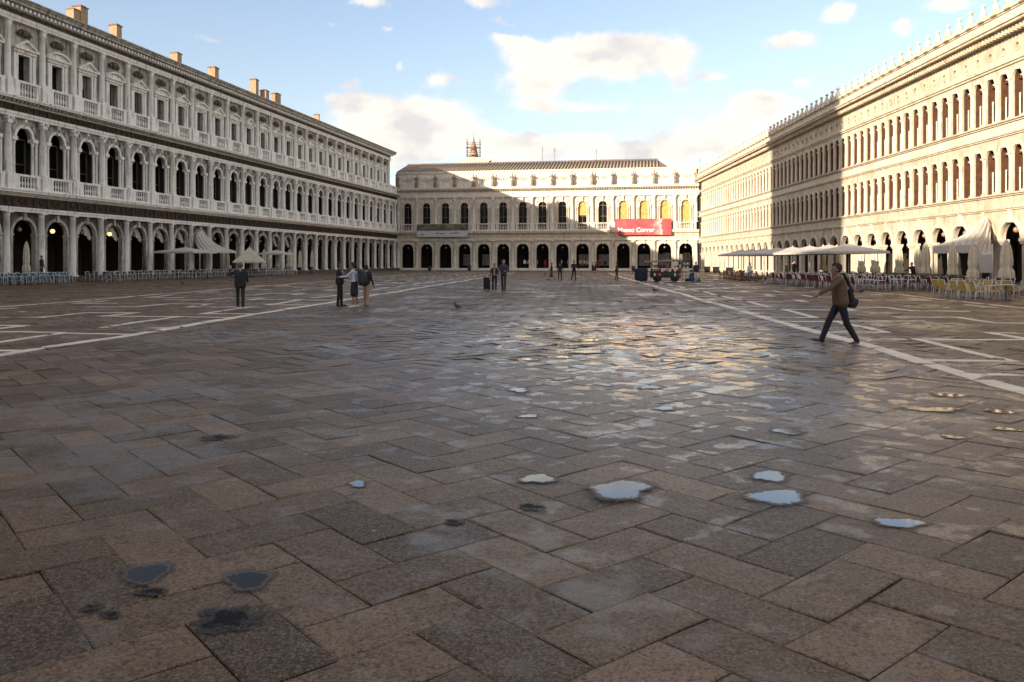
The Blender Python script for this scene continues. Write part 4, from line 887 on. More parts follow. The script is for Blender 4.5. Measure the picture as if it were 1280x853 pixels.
# ================================================================ CAFE FURNITURE
def cafe_chair_meshes(m_weave, m_frame):
    mb = MB()
    for sx in (-.24, .24):
        mb.tube((sx, .24, 0), (sx, .20, .66), .02, n=5); mb.tube((sx, -.26, 0), (sx, -.20, .46), .02, n=5); mb.tube((sx, -.20, .46), (sx * .92, -.30, .90), .02, n=5)
        mb.tube((sx, .20, .66), (sx * 1.04, -.22, .68), .018, n=5); mb.tube((sx, .21, .42), (sx, -.2, .42), .012, n=4)
    mb.tube((-.22, -.30, .90), (.22, -.30, .90), .016, n=5); mb.tube((-.24, .2, .2), (.24, .2, .2), .01, n=4)
    fr = mb.mesh('frame', m_frame)
    mb = MB(); mb.box(-.23, .23, -.2, .22, .43, .47); mb.box(-.21, .21, .2, .235, .40, .465); st = mb.mesh('seat', m_weave)
    mb = MB()
    for k in range(5):
        a0 = -.21 + .084 * k; y = -.05 * (1 - (2 * (k + .5) / 5 - 1) ** 2)
        mb.add([(a0, -.215 + y, .50), (a0 + .084, -.215 + y, .50), (a0 + .084, -.235 + y, .50), (a0, -.235 + y, .50), (a0, -.29 + y * .6, .88), (a0 + .084, -.29 + y * .6, .88), (a0 + .084, -.31 + y * .6, .88), (a0, -.31 + y * .6, .88)],
               [(0, 3, 2, 1), (4, 5, 6, 7), (0, 1, 5, 4), (1, 2, 6, 5), (2, 3, 7, 6), (3, 0, 4, 7)])
    bk = mb.mesh('backrest', m_weave); return fr, st, bk
M_TEAL = mat('teal_weave', (.03, .10, .15), .7, .3, 40); M_BLACKW = mat('black_weave', (.018, .017, .016), .7, .3, 40)
M_WICK = mat('brown_wicker', (.24, .10, .045), .7, .3, 40); M_RED = mat('dark_red_weave', (.12, .012, .02), .7, .3, 40); M_YEL = mat('yellow_weave', (.45, .32, .07), .65, .2, 40)
M_RATTAN = mat('rattan_frame', (.33, .16, .07), .6, .2, 20); M_CLOTH = mat('pinkish_tablecloth', (.66, .56, .55), .85, .08, 6)
KCH = {'teal': cafe_chair_meshes(M_TEAL, M_ALU), 'black': cafe_chair_meshes(M_BLACKW, M_ALU), 'wicker': cafe_chair_meshes(M_WICK, M_RATTAN), 'red': cafe_chair_meshes(M_RED, M_ALU), 'yellow': cafe_chair_meshes(M_YEL, M_ALU)}
def chair(kind, x, y, rz, label, group):
    t = thing('cafe_chair', label, 'chair', (x, y, hgt(x, y)), rz, group); f, s, b_ = KCH[kind]
    ob('frame', f, t); ob('seat', s, t); ob('backrest', b_, t); return t
def table_meshes(cloth):
    mb = MB(); mb.lathe(0, 0, [(.24, 0), (.24, .02), (.03, .04), (.025, .70)], 8); base = mb.mesh('base', M_IRON)
    mb = MB(); mb.lathe(0, 0, [(.36, .70), (.37, .715), (.36, .73)], 16); top = mb.mesh('tabletop', M_ALU)
    mb = MB(); mb.lathe(0, 0, [(.47, .42), (.41, .56), (.385, .70), (.38, .742), (.02, .746)], 16, .03); cl = mb.mesh('tablecloth', M_CLOTH)
    return base, top, cl
TB = table_meshes(True)
def table(x, y, label, group, cloth=False):
    t = thing('cafe_table', label, 'table', (x, y, hgt(x, y)), random.uniform(0, 1), group); ob('base', TB[0], t); ob('tabletop', TB[1], t)
    if cloth:
        ob('tablecloth', TB[2], None, (x, y, hgt(x, y)), 0, None, 'white cloth on the ' + label.replace('among the dark red chairs', 'of red chairs'), 'tablecloth', 'tablecloths on the right terrace')
aL = math.atan2(DL.y, DL.x) - math.pi / 2; aR = math.atan2(DR.y, DR.x) - math.pi / 2
NL = Vector((DL.y, -DL.x, 0)); NR = Vector((DR.y, -DR.x, 0))       # both point from left to right
def lrow(c, off): return CL - DL * c + NL * off
def rrow(y, off): return CR + DR * (y - CR.y) - NR * off
rnd = random.Random(3)
# left terrace: teal block, then black block
for off, n0 in ((2.6, 0), (3.5, 1), (4.5, 2)):
    for k in range(13):
        P = lrow(104.8 - k * .78, off); P += Vector((rnd.gauss(0, .05), rnd.gauss(0, .05), 0))
        face = -math.pi / 2 if n0 != 1 else math.pi / 2
        row = ('nearest the arches', 'in the middle', 'nearest the open square')[n0]
        chair('teal', P.x, P.y, aL + face + rnd.gauss(0, .18), f'{ORD[k + 1]} teal cafe chair from the left edge in the row {row}', 'teal cafe chairs at the left edge')
    if n0 < 2:
        for k in range(6):
            P = lrow(104.4 - k * 1.56, off + .5); table(P.x, P.y, f'{ORD[k + 1]} small table from the left edge, {("inner", "outer")[n0]} line among the teal chairs', 'tables among the teal chairs')
for off, n0 in ((2.7, 0), (3.9, 1), (4.8, 2)):
    for k in range(46 if n0 == 2 else 30):
        c = (91.5 - k * .80) if n0 == 2 else (91 - k * 1.25)
        P = lrow(c, off); P += Vector((rnd.gauss(0, .06), rnd.gauss(0, .06), 0)); face = -math.pi / 2 if n0 != 1 else math.pi / 2
        row = ('nearest the arches', 'in the middle', 'nearest the open square')[n0]
        chair('black', P.x, P.y, aL + face + rnd.gauss(0, .22), f'{ORD[k + 1]} black cafe chair from the near end of the row {row}', 'black cafe chairs of the left terrace')
for k in range(22):
    P = lrow(90.5 - k * 1.7, 3.3); table(P.x, P.y, f'{ORD[k + 1]} small round table from the near end of the black chairs', 'tables of the long left terrace')
# right terrace: brown wicker, dark red, yellow
nc = 0
for off in (11.2, 10.2):
    for k in range(11):
        P = rrow(83 - k * 1.05, off); P += Vector((rnd.gauss(0, .08), rnd.gauss(0, .08), 0))
        chair('wicker', P.x, P.y, aR + rnd.choice((math.pi / 2, -math.pi / 2)) + rnd.gauss(0, .3), f'{ORD[k + 1]} brown wicker chair from the far end of the ' + ('outer' if off > 11 else 'inner') + ' row', 'brown wicker chairs on the right terrace')
for k in range(6):
    P = rrow(82.3 - k * 1.9, 10.7); table(P.x, P.y, f'{ORD[k + 1]} round table from the far end among the wicker chairs', 'tables among the wicker chairs', True)
for n0, (off, ya, yb, st) in enumerate(((11.1, 66.5, 47.6, .62), (9.9, 66.5, 47.2, .86), (9.0, 66, 47.8, .86), (7.6, 66, 48, .95), (6.6, 64, 45, 1.0), (5.2, 62, 43, 1.1))):
    y = ya
    while y > yb:
        P = rrow(y, off); P += Vector((rnd.gauss(0, .07), rnd.gauss(0, .07), 0)); face = math.pi / 2 if n0 % 2 == 0 else -math.pi / 2
        row = ('outermost row towards the open square', 'second row from the open square', 'third row from the open square', 'fourth row from the open square', 'fifth row from the open square', 'innermost row by the closed parasols')[n0]
        chair('red', P.x, P.y, aR - face + rnd.gauss(0, .2), f'{ORD[int(round((ya - y) / st)) + 1]} dark red cafe chair from the far end, {row}', 'dark red cafe chairs of the right terrace'); y -= st
for k in range(10):
    P = rrow(65.8 - k * 1.9, 10.5); table(P.x, P.y, f'{ORD[k + 1]} round table from the far end, outer line among the dark red chairs', 'tables in the outer line of the right terrace', k < 6)
for k in range(8):
    P = rrow(65 - k * 2.2, 8.3); table(P.x, P.y, f'{ORD[k + 1]} round table from the far end, second line among the dark red chairs', 'tables in the second line of the right terrace', k < 3)
for n0, off in enumerate((10.2, 9.2, 8.0)):
    for k in range(5):
        P = rrow(40.0 - k * .92 + n0 * .8, off); P += Vector((rnd.gauss(0, .06), rnd.gauss(0, .06), 0))
        row = ('front', 'middle', 'back')[n0]
        pos = ('farthest from the camera', 'second from the far end', 'in the middle', 'second from the near end', 'nearest the camera')[k]
        chair('yellow', P.x, P.y, aR + (-math.pi / 2 if n0 != 1 else math.pi / 2) + rnd.gauss(0, .25), f'yellow cafe chair in the {row} row by the right edge, {pos}', 'yellow cafe chairs by the right edge')
for k in range(2):
    P = rrow(39.3 - k * 2.2, 8.6); table(P.x, P.y, ('far', 'near')[k] + ' round table among the yellow chairs', 'tables among the yellow chairs')

# closed parasols
def closed_parasol(x, y, h, fat, label, group):
    t = thing('closed_parasol', label, 'parasol', (x, y, hgt(x, y)), random.uniform(0, 3), group)
    mb = MB(); mb.tube((0, 0, 0), (0, 0, h + .02), .028, n=8); ob('pole', mb.mesh('pole', M_IRON), t)
    mb = MB(); mb.box(-.32, .32, -.32, .32, 0, .08); mb.lathe(0, 0, [(.1, .08), (.06, .3)], 8); ob('base', mb.mesh('base', M_IRON), t)
    r_ = .26 * fat; z0 = h * .28
    prof = [(r_ * .95, z0), (r_ * 1.1, z0 + .12), (r_ * 1.05, z0 + .38), (r_ * .74, z0 + .62), (r_ * .84, z0 + .75), (r_ * .88, h * .62), (r_ * .74, h * .80), (r_ * .5, h * .92), (r_ * .22, h * .98), (.03, h)]
    mb = MB(); mb.lathe(0, 0, prof, 16, .2); mb.sm = [False] * len(mb.sm)
    ob('canopy', mb.mesh('canopy', M_CANVAS), t)
    mb = MB(); mb.lathe(0, 0, [(r_ * .74, z0 + .59), (r_ * .76, z0 + .62), (r_ * .74, z0 + .66)], 12); ob('strap', mb.mesh('strap', M_WHITECANVAS), t)
def at_px_left(px, off):   # where a line of sight meets the line off metres in front of the left palace
    t_ = (px - 640) / F; P0 = CL + NL * off; z = (P0.x - P0.y * DL.x / DL.y) / (t_ - DL.x / DL.y); return Vector((t_ * z, z, 0))
def at_px_right(px, off):
    t_ = (px - 640) / F; P0 = CR - NR * off; z = (P0.x - P0.y * DR.x / DR.y) / (t_ - DR.x / DR.y); return Vector((t_ * z, z, 0))
def hpx(P, y): return EYE + (326.5 - y) * P.y / F
for px, yt, fat, lab in ((33, 302, .95, 'closed cream parasol alone in an arch behind the teal chairs'), (330, 312, 1.2, 'closed cream parasol right beside the half open one'),
                         (347, 312, 1.0, 'slim closed cream parasol, second right of the half open one'), (362, 312, 1.5, 'fattest closed cream parasol on the left terrace'),
                         (375, 313, 1.0, 'closed cream parasol, last but one towards the corner'), (390, 313, .9, 'closed cream parasol nearest the far corner'), (284, 312, 1.0, 'brownish closed parasol under the right edge of the left tent')):
    P = at_px_left(px, 1.9); closed_parasol(P.x, P.y, hpx(P, yt), fat, lab, 'closed parasols on the left terrace')
for px, yt, off, fat, lab in ((1029, 306, 5, .9, 'closed cream parasol just behind the head of the walking man'), (1046, 306, 5, 1.0, 'closed cream parasol right behind the walking man'),
                              (1077, 307, 3, 1.0, 'closed cream parasol, first to the right of the walking man'), (1094, 306, 3, 1.2, 'stout closed cream parasol between two lamp arches, second right of the walking man'),
                              (1124, 307, 3, 1.1, 'closed cream parasol, third right of the walking man'), (1147, 306, 3, .9, 'left one of two closed parasols before the big tent'),
                              (1157, 303, 3.6, 1.1, 'right one of two closed parasols before the big tent'), (1191, 303, 5.0, 1.0, 'closed parasol standing before the left half of the big tent'),
                              (1216, 306, 5.0, 1.0, 'closed parasol standing before the middle of the big tent'), (1258, 300, 4.2, 1.25, 'stout closed parasol right of the big tent')):
    P = at_px_right(px, off); closed_parasol(P.x, P.y, hpx(P, yt), fat, lab, 'closed parasols on the right terrace')
# open parasols
def open_parasol(P, rz, w, ze, zt, label, group, m=None, col=None):
    t = thing('open_parasol', label, 'parasol', (P.x, P.y, 0), rz, group)
    mb = MB(); mb.tube((0, 0, 0), (0, 0, zt + .1), .035, n=8); ob('pole', mb.mesh('pole', M_ALU), t)
    mb = MB(); mb.box(-.4, .4, -.4, .4, 0, .1); ob('base', mb.mesh('base', M_IRON), t)
    mb = MB(); h = w / 2; ring = []
    for (a, b) in ((-1, -1), (0, -1), (1, -1), (1, 0), (1, 1), (0, 1), (-1, 1), (-1, 0)): ring.append((a * h, b * h))
    vs = [(0, 0, zt)] + [(a * .5, b * .5, ze + (zt - ze) * .42) for a, b in ring] + [(a, b, ze) for a, b in ring] + [(a, b, ze - .17) for a, b in ring]
    vs += [(a * .985, b * .985, ze - .17) for a, b in ring] + [(a * .98, b * .98, ze - .03) for a, b in ring] + [(0, 0, zt - .05)]
    fs = []
    for k in range(8):
        k2 = (k + 1) % 8; fs += [(0, 1 + k, 1 + k2), (1 + k, 9 + k, 9 + k2, 1 + k2), (9 + k, 17 + k, 17 + k2, 9 + k2), (17 + k, 25 + k, 25 + k2, 17 + k2), (25 + k, 33 + k, 33 + k2, 25 + k2), (33 + k, 41, 33 + k2)]
    mb.add(vs, fs); ob('canopy', mb.mesh('canopy', m or M_WHITECANVAS), t)
    mb = MB()
    for a, b in ring: mb.tube((0, 0, zt - .55), (a * .97, b * .97, ze - .02), .014, n=4)
    ob('rib', mb.mesh('rib', M_ALU), t)
ol = ['farthest open white parasol of the right terrace, over the wicker chairs', 'second open white parasol from the far end of the right terrace', 'third open white parasol of the right terrace', 'fourth open white parasol of the right terrace, in the middle of the line',
      'fifth open white parasol of the right terrace, by the shaded part of the palace', 'sixth open white parasol of the right terrace, just left of the walking man', 'nearest open white parasol of the right terrace, above the walking man', 'open white parasol by the first sunlit lamp arch of the right terrace']
for k, y in enumerate((90.5, 86, 81.5, 77, 72.5, 68, 63.5, 59.5)):
    P = rrow(y, 7.2); open_parasol(P, aR, 4.2, 2.50, 3.08, ol[k], 'open white parasols of the right terrace')
P = at_px_left(232, 3.4); open_parasol(P, aL, 4.4, 2.75, 3.2, 'open white parasol under the left side of the left tent', 'open parasols of the left terrace')
P = at_px_left(345, 2.6); open_parasol(P, aL, 3.6, 2.75, 3.2, 'flat open white parasol behind the closed ones on the left terrace', 'open parasols of the left terrace')
P = at_px_left(312, 5.0); open_parasol(P, aL + .4, 3.3, 1.75, 3.45, 'steep half open cream parasol behind the man in black', 'open parasols of the left terrace', M_CANVAS)
# tents: a hood that fans from an arch out to a straight front edge
def tent(name, label, P_arch, n_out, along, depth, fl, fr, z_front, z_sp, hw, val, zt, sag=0.0):
    """P_arch on the facade; fl / fr = front edge ends measured along 'along' from the arch"""
    t = thing(name, label, 'tent', (0, 0, 0)); K = 26
    mb = MB(); back = []; front = []; low = []
    for k in range(K + 1):
        u = k / K; th = math.pi * (1 - u); wob = .09 * math.sin(k * 2.1)
        b_ = P_arch + along * (hw * math.cos(th)) + Vector((0, 0, z_sp + (zt - z_sp) * math.sin(th))) + n_out * .1
        f_ = P_arch + along * (fl + (fr - fl) * u) + n_out * depth
        f_ = f_ + Vector((0, 0, z_front + wob * .5 - (sag if u > .8 else 0)))
        back.append(b_); front.append(f_); low.append(f_ - Vector((0, 0, val + wob * .4 + (sag if u > .8 else 0))))
    rows = [back]
    for s in (.2, .4, .6, .8): rows.append([b_.lerp(f_, s) + Vector((0, 0, -.22 * math.sin(math.pi * s) + .09 * math.sin(k * 2.1))) for k, (b_, f_) in enumerate(zip(back, front))])
    rows += [front, low]; vs = [tuple(p) for r_ in rows for p in r_]; fs = []
    for i in range(len(rows) - 1):
        for k in range(K): a = i * (K + 1) + k; fs.append((a, a + 1, a + K + 2, a + K + 1))
    mb.add(vs, fs)
    me = mb.mesh('canopy', M_WHITECANVAS); o = ob('canopy', me, t); s = o.modifiers.new('thickness', 'SOLIDIFY'); s.thickness = .015
    for u in (fl, fr):
        q = P_arch + along * u + n_out * depth; mb = MB(); mb.tube((q.x, q.y, 0), (q.x, q.y, z_front), .05, n=6); ob('post', mb.mesh('post', M_WHITECANVAS), t)
Pa = at_px_right(1232, .15); tent('arch_tent', 'large draped white tent hood fanning out from an arch of the right palace', Pa, -NR, -DR, 3.2, -.5, 6.6, 2.8, 3.9, .8, .5, 4.75, .6)
Pa = at_px_left(250, .15); tent('arch_tent', 'pale tent hood over the left terrace fanning out from an arch', Pa, NL, -DL, 3.0, -2.4, 5.0, 2.95, 4.0, 1.2, .25, 5.15)
# globe lamps and curtains in the arches
def lamp(P, z, on, label, group):
    t = thing('globe_lamp', label, 'lamp', (P.x, P.y, 0), 0, group)
    mb = MB(); mb.blob((0, 0, z), .19, 12, 8); ob('globe', mb.mesh('globe', M_GLOBE_ON if on else M_GLOBE), t)
    mb = MB(); mb.tube((0, 0, z + .2), (0, 0, z + .75), .02, n=5); mb.lathe(0, 0, [(.12, z + .17), (.1, z + .24), (.03, z + .3)], 8); ob('bracket', mb.mesh('bracket', M_IRON), t)
for k, c in enumerate(cen):
    P = CL - DL * (LTOT - c) - NL * (.45 if k != 23 else .45)
    on = k in (22, 24)
    w = f'globe lamp hanging in the {ORD[k + 1]} arch of the left palace from the far corner' if not on else ('lit globe lamp glowing in the last plain arch before the white valances' if k == 24 else 'lit globe lamp glowing in an arch with a white valance')
    if 2 <= k <= 26: lamp(P, 4.35, on, w, 'globe lamps in the left palace arches')
for k, c in enumerate(bc):
    P = on_wing(c, .45, 0); lamp(P, 4.35, False, f'small globe lamp in the {ORD[k + 1]} arch of the end wing from the left', 'globe lamps in the end wing arches')
rcurt = []
for k, c in enumerate(rc):
    P = CR - DR * c; yy = P.y
    if yy > 47 and yy < 136: lamp(P + NR * .35, 3.78, False, f'globe lamp in the {ORD[k + 1]} arch of the right palace from the far corner', 'globe lamps in the right palace arches')
def valance_mesh():
    mb = MB(); K = 14; vs = []; fs = []
    for k in range(K + 1):
        u = k / K; x = -1.15 + 2.3 * u; top = 4.0 + math.sqrt(max(0, 1.18 ** 2 - x * x)); bot = 4.35 - .75 * abs(2 * u - 1) ** 1.5 + .06 * math.sin(k * 2.4); y = .55 + .05 * math.sin(k * 2.2)
        mid = (top + bot) / 2; vs += [(x, y, min(bot, top - .05)), (x, y - .05, mid), (x, y, top)]
    for k in range(K): a = 3 * k; fs += [(a, a + 3, a + 4, a + 1), (a + 1, a + 4, a + 5, a + 2)]
    mb.smooth = True; mb.add(vs, fs); mb.smooth = False; return mb.mesh('curtain', M_CURT)
vm = valance_mesh()
names = {23: 'second from the near end', 22: 'third from the near end', 21: 'beside the left tent', 20: 'hidden partly by the tent peak', 19: 'just right of the tent peak', 18: 'farthest of the row'}
for k in (23, 22, 21, 20, 19, 18, 13, 12):
    c = LTOT - 1.16 - LB * (k + .5); P = CL - DL * (LTOT - c)
    lab = f'white swagged valance in the {ORD[k + 1]} arch of the left palace from the far corner'
    ob('valance', vm, None, (P.x, P.y, 0), left.rotation_euler.z, None, lab, 'curtain', 'white valances in the left palace arches')
def drape_mesh(sgn):
    mb = MB(); K = 10; vs = []; fs = []
    for k in range(K + 1):
        u = k / K; x = sgn * (1.12 - .78 * u); top = 3.2 + math.sqrt(max(.01, 1.16 ** 2 - x * x)) - .02; bot = 2.75 + 1.0 * u ** 1.4; y = .5 + .05 * math.sin(k * 2.4); vs += [(x, y, bot), (x, y + .04, (bot + top) / 2), (x, y, top)]
    for k in range(K): a = 3 * k; fs += [(a, a + 3, a + 4, a + 1), (a + 1, a + 4, a + 5, a + 2)]
    mb.smooth = True; mb.add(vs, fs); mb.smooth = False; return mb.mesh('curtain', M_CURT)
dm = drape_mesh(1)
mbw = MB(); mbw.box(.2, 1.14, .62, .66, .3, 4.05); dm2 = mbw.mesh('curtain', M_CURT)
for k, c in enumerate(rc):
    P = CR - DR * c
    if P.y < 84 and P.y > 47: ob('arch_curtain', dm, None, (P.x, P.y, 0), rp.rotation_euler.z, None, f'white drape in the top of the {ORD[k + 1]} right palace arch from the far corner', 'curtain', 'white drapes in the right palace arches')
# dark planters beside the piers at the corner
for px, off, lab in ((875, 2.2, 'dark square bin left of a pair at the far right corner'), (895, 2.4, 'dark square bin right of a pair at the far right corner'), (912, 3.5, 'dark square bin beside the first wicker chairs')):
    P = at_px_right(px if px > 876 else 884, off)
    t = thing('dark_bin', lab, 'bin', (P.x, P.y, 0), 0, 'dark bins at the far corner'); mb = MB(); mb.taper(0, 0, 0, .85, .35, .35, .42, .42); ob('body', mb.mesh('body', M_IRON), t)
    mb = MB(); mb.box(-.46, .46, -.46, .46, .85, .92); ob('rim', mb.mesh('rim', M_IRON), t)
for px, lab in ((541, 'dark litter bin left of the second wing arch group'), (590, 'dark litter bin on the step of the end wing behind the couple'), (637, 'dark litter bin just right of the couple'), (743, 'dark litter bin by the small pair near the wing'), (792, 'dark litter bin left of the souvenir cart')):
    P = on_wing(wing_x(px), -2.2, 0); t = thing('litter_bin', lab, 'bin', (P.x, P.y, 0), 0, 'dark litter bins along the end wing')
    mb = MB(); mb.lathe(0, 0, [(.26, 0), (.3, .1), (.36, .8)], 12); ob('body', mb.mesh('body', M_IRON), t); mb = MB(); mb.lathe(0, 0, [(.38, .8), (.39, .86), (.2, .9)], 12); ob('rim', mb.mesh('rim', M_IRON), t)
# ================================================================ PEOPLE
COL = {}
def cm(name, col, rough=.8):
    return mat(name, col, rough, .15, 25, bump=.15, bscale=60)
SKIN = cm('skin', (.42, .24, .17), .55); SKIN_D = cm('tanned_skin', (.28, .15, .10), .55); HAIR = cm('dark_hair', (.022, .016, .012)); BLK = cm('black_cloth', (.012, .012, .014)); EYE_M = cm('dark_eye', (.01, .01, .01), .3)
def capsule(a, b, r1, r2, seg=10):
    a = Vector(a); b = Vector(b); d = b - a; Ln = max(d.length, 1e-4); q = (d.to_track_quat('Z', 'Y') if d.length > 1e-5 else Vector((0, 0, 1)).to_track_quat('Z', 'Y')).to_matrix(); vs = []; fs = []; rings = []
    for k in range(1, 5): t = math.pi / 2 * k / 4; rings.append((r1 * math.sin(t), -r1 * math.cos(t)))
    for k in range(0, 4): t = math.pi / 2 * k / 4; rings.append((r2 * math.cos(t), Ln + r2 * math.sin(t)))
    vs.append(tuple(a + q @ Vector((0, 0, -r1))))
    for (r_, z) in rings:
        for k in range(seg): t = 2 * math.pi * k / seg; vs.append(tuple(a + q @ Vector((r_ * math.cos(t), r_ * math.sin(t), z))))
    vs.append(tuple(a + q @ Vector((0, 0, Ln + r2)))); n = len(rings)
    for k in range(seg): fs.append((0, 1 + (k + 1) % seg, 1 + k))
    for i in range(n - 1):
        for k in range(seg): o = 1 + i * seg; fs.append((o + k, o + (k + 1) % seg, o + seg + (k + 1) % seg, o + seg + k))
    o = 1 + (n - 1) * seg
    for k in range(seg): fs.append((o + k, o + (k + 1) % seg, len(vs) - 1))
    return vs, fs
def fused(name, caps, mats, voxel, sm=4):
    """one continuous skin over all limbs; each face takes the colour of the limb it lies on"""
    V = []; Fs = []
    for (a, b, r1, r2, m) in caps:
        v, f = capsule(a, b, r1, r2); o = len(V); V += v; Fs += [tuple(o + i for i in t) for t in f]
    me = bpy.data.meshes.new('tmp'); me.from_pydata(V, [], Fs); me.update(); t = bpy.data.objects.new('tmp', me); C.objects.link(t)
    r_ = t.modifiers.new('r', 'REMESH'); r_.mode = 'VOXEL'; r_.voxel_size = voxel
    s = t.modifiers.new('s', 'SMOOTH'); s.factor = .5; s.iterations = sm
    dg = bpy.context.evaluated_depsgraph_get(); dg.update(); out = bpy.data.meshes.new_from_object(t.evaluated_get(dg)); out.name = name
    bpy.data.objects.remove(t); bpy.data.meshes.remove(me)
    out.materials.clear()
    for m in mats: out.materials.append(m)
    n = len(out.polygons); c = np.empty(n * 3); out.polygons.foreach_get('center', c); c = c.reshape(-1, 3); best = np.full(n, 1e9); lab = np.zeros(n, int)
    for (a, b, r1, r2, m) in caps:
        a = np.array(a); b = np.array(b); d = b - a; L2 = max(d @ d, 1e-9); t_ = np.clip((c - a) @ d / L2, 0, 1); dist = np.linalg.norm(c - a - t_[:, None] * d, axis=1) - (r1 + (r2 - r1) * t_)
        k = dist < best; best[k] = dist[k]; lab[k] = m
    out.polygons.foreach_set('material_index', lab.tolist()); out.polygons.foreach_set('use_smooth', [True] * n); out.update(); return out
def person(label, x, y, face, h=1.75, top=None, legs=None, shoes=None, hair=None, skin=None, ll=(0, 0), rl=(0, 0), la=(5, 8, 10), ra=(5, 8, 10), coat=0.0, skirt=0.0, shorts=False, lean=0, twist=0, detail=.022, headturn=0, slim=1.0, group=None, bald=False, under=None, longhair=False, bare_arms=False, hat=None, z=None, headtilt=0):
    """face = heading in radians, 0 looks along +Y; legs (hip flex, knee flex), arms (forward, outward, elbow) in degrees"""
    skin = skin or SKIN; hair = hair or HAIR; mats = [skin, top, legs, shoes, hair, under or top, EYE_M, hat or hair]; S, T, LG, SH, HR, UN, EY, HT = range(8)
    caps = []; add = lambda a, b, r1, r2, m: caps.append((tuple(a), tuple(b), r1, r2, m))
    V3 = Vector; feet = []
    hipz = .92; joints = {}
    for side, (hf, kf) in ((-1, ll), (1, rl)):
        hip = V3((side * .095 * slim, 0, hipz)); a = R(hf); kn = hip + V3((0, math.sin(a), -math.cos(a))) * .43; b_ = R(hf - kf); an = kn + V3((0, math.sin(b_), -math.cos(b_))) * .41
        joints[side] = (hip, kn, an, b_); feet.append(an.z)
    low = min(feet) - .075; drop = -low
    up = V3((0, 0, drop)); lr = R(lean)
    for side in (-1, 1):
        hip, kn, an, b_ = joints[side]; hip, kn, an = hip + up, kn + up, an + up
        lm = LG if not (shorts or skirt > 0) else S
        add(hip, kn, .088 * slim, .062 * slim, LG if (not skirt and not shorts) or shorts else S)
        add(kn, an, .06 * slim, .042 * slim, lm)
        if shorts: add(hip, hip.lerp(kn, .75), .10, .09, LG)
        elif not skirt: add(kn, an, .066 * slim, .056, LG)
        fd = V3((side * .12, math.cos(b_ * .45), math.sin(b_ * .45))); heel = an + V3((0, -.02, -.035)); toe = heel + fd * .17 + V3((0, 0, -.012))
        add(heel, toe, .042, .032, SH); add(toe, toe + fd * .03, .034, .028, SH); add(heel, an + V3((0, 0, .0)), .042, .045, SH)
    def torso(p): # lean forward about the hips
        p = V3(p); yy, zz = p.y, p.z - hipz; return V3((p.x, yy * math.cos(lr) + zz * math.sin(lr), hipz + zz * math.cos(lr) - yy * math.sin(lr))) + up
    for sx in (-1, 1):
        add(torso((sx * .07 * slim, 0, .93)), torso((sx * .06 * slim, 0, 1.12)), .105 * slim, .10 * slim, T if coat >= 0 else LG)
        add(torso((sx * .06 * slim, 0, 1.12)), torso((sx * .085 * slim, 0, 1.33)), .10 * slim, .115 * slim, T)
        add(torso((sx * .04, 0, 1.42)), torso((sx * .165 * slim, -.01, 1.405)), .07, .068, T)
    if under: add(torso((0, .07, 1.02)), torso((0, .07, 1.36)), .06, .05, UN)
    if coat > 0:
        for sx in (-1, 1):
            add(torso((sx * .095 * slim, -.015, 1.32)), V3((sx * .10 * slim, -.015, 1.04 - coat)) + up, .115 * slim, .122 * slim, T); add(torso((sx * .06, .035, 1.25)), V3((sx * .06, .045, 1.04 - coat)) + up, .095, .10, T); add(torso((sx * .06, -.045, 1.3)), V3((sx * .06, -.06, 1.04 - coat)) + up, .095, .11, T)
    if skirt > 0:
        for sx in (-1, 1): add(V3((sx * .07, 0, .95)) + up, V3((sx * .10, 0, .95 - skirt)) + up, .115, .13, LG)
        add(V3((0, .0, .95)) + up, V3((0, .02, .95 - skirt)) + up, .12, .15, LG)
    for side, (af, ao, el) in ((-1, la), (1, ra)):
        sh = torso((side * .185 * slim, -.01, 1.40)); a = R(af); o = R(ao); d = V3((side * math.sin(o), math.sin(a) * math.cos(o), -math.cos(a) * math.cos(o))); e = sh + d * .29
        b_ = R(af + el); d2 = V3((side * math.sin(o) * (.2 if el > 30 else .8) - side * (.25 if el > 60 else 0), math.sin(b_) * math.cos(o * .5), -math.cos(b_) * math.cos(o * .5))).normalized(); w = e + d2 * .25
        add(sh, e, .062 * slim, .048 * slim, T); add(e, w, .047 * slim, .036 * slim, S if bare_arms else T)
        hd = w + d2 * .055; add(w, w + d2 * .02, .026, .026, S); add(w + d2 * .03, w + d2 * .09, .034, .040, S)
        n = d2.cross(V3((0, 0, 1)) if abs(d2.z) < .9 else V3((1, 0, 0))).normalized(); bnd = d2.cross(n).normalized() * -1
        curl = V3((0, 0, 0)) + (V3((-side, 0, 0)) * .5)
        for i, (off, ln) in enumerate(((-.034, .062), (-.0115, .074), (.0115, .070), (.034, .054))):
            f0 = w + d2 * .11 + n * off; f1 = f0 + d2 * ln * .55 + curl * .008; f2 = f1 + d2 * ln * .35 + curl * .025
            add(f0, f1, .0125, .0115, S); add(f1, f2, .0115, .0105, S)
        add(w + d2 * .04 + n * -.03, w + d2 * .085 + n * -.058, .013, .010, S)
    # head
    ht = R(headturn); hc = torso((0, .015, 1.625)); add(torso((0, -.01, 1.44)), hc + V3((0, -.01, -.07)), .056, .052, S)
    def hp(dx, dy, dz):
        c_, s_ = math.cos(ht), math.sin(ht); tl = R(headtilt); dy, dz = dy * math.cos(tl) + dz * math.sin(tl), dz * math.cos(tl) - dy * math.sin(tl); return hc + V3((dx * c_ - dy * s_, dx * s_ + dy * c_, dz))
    add(hp(0, -.01, .035), hp(0, .005, .0), .088, .082, S); add(hp(0, .03, -.04), hp(0, .045, -.075), .062, .042, S)
    add(hp(0, .088, .005), hp(0, .105, -.022), .012, .016, S)
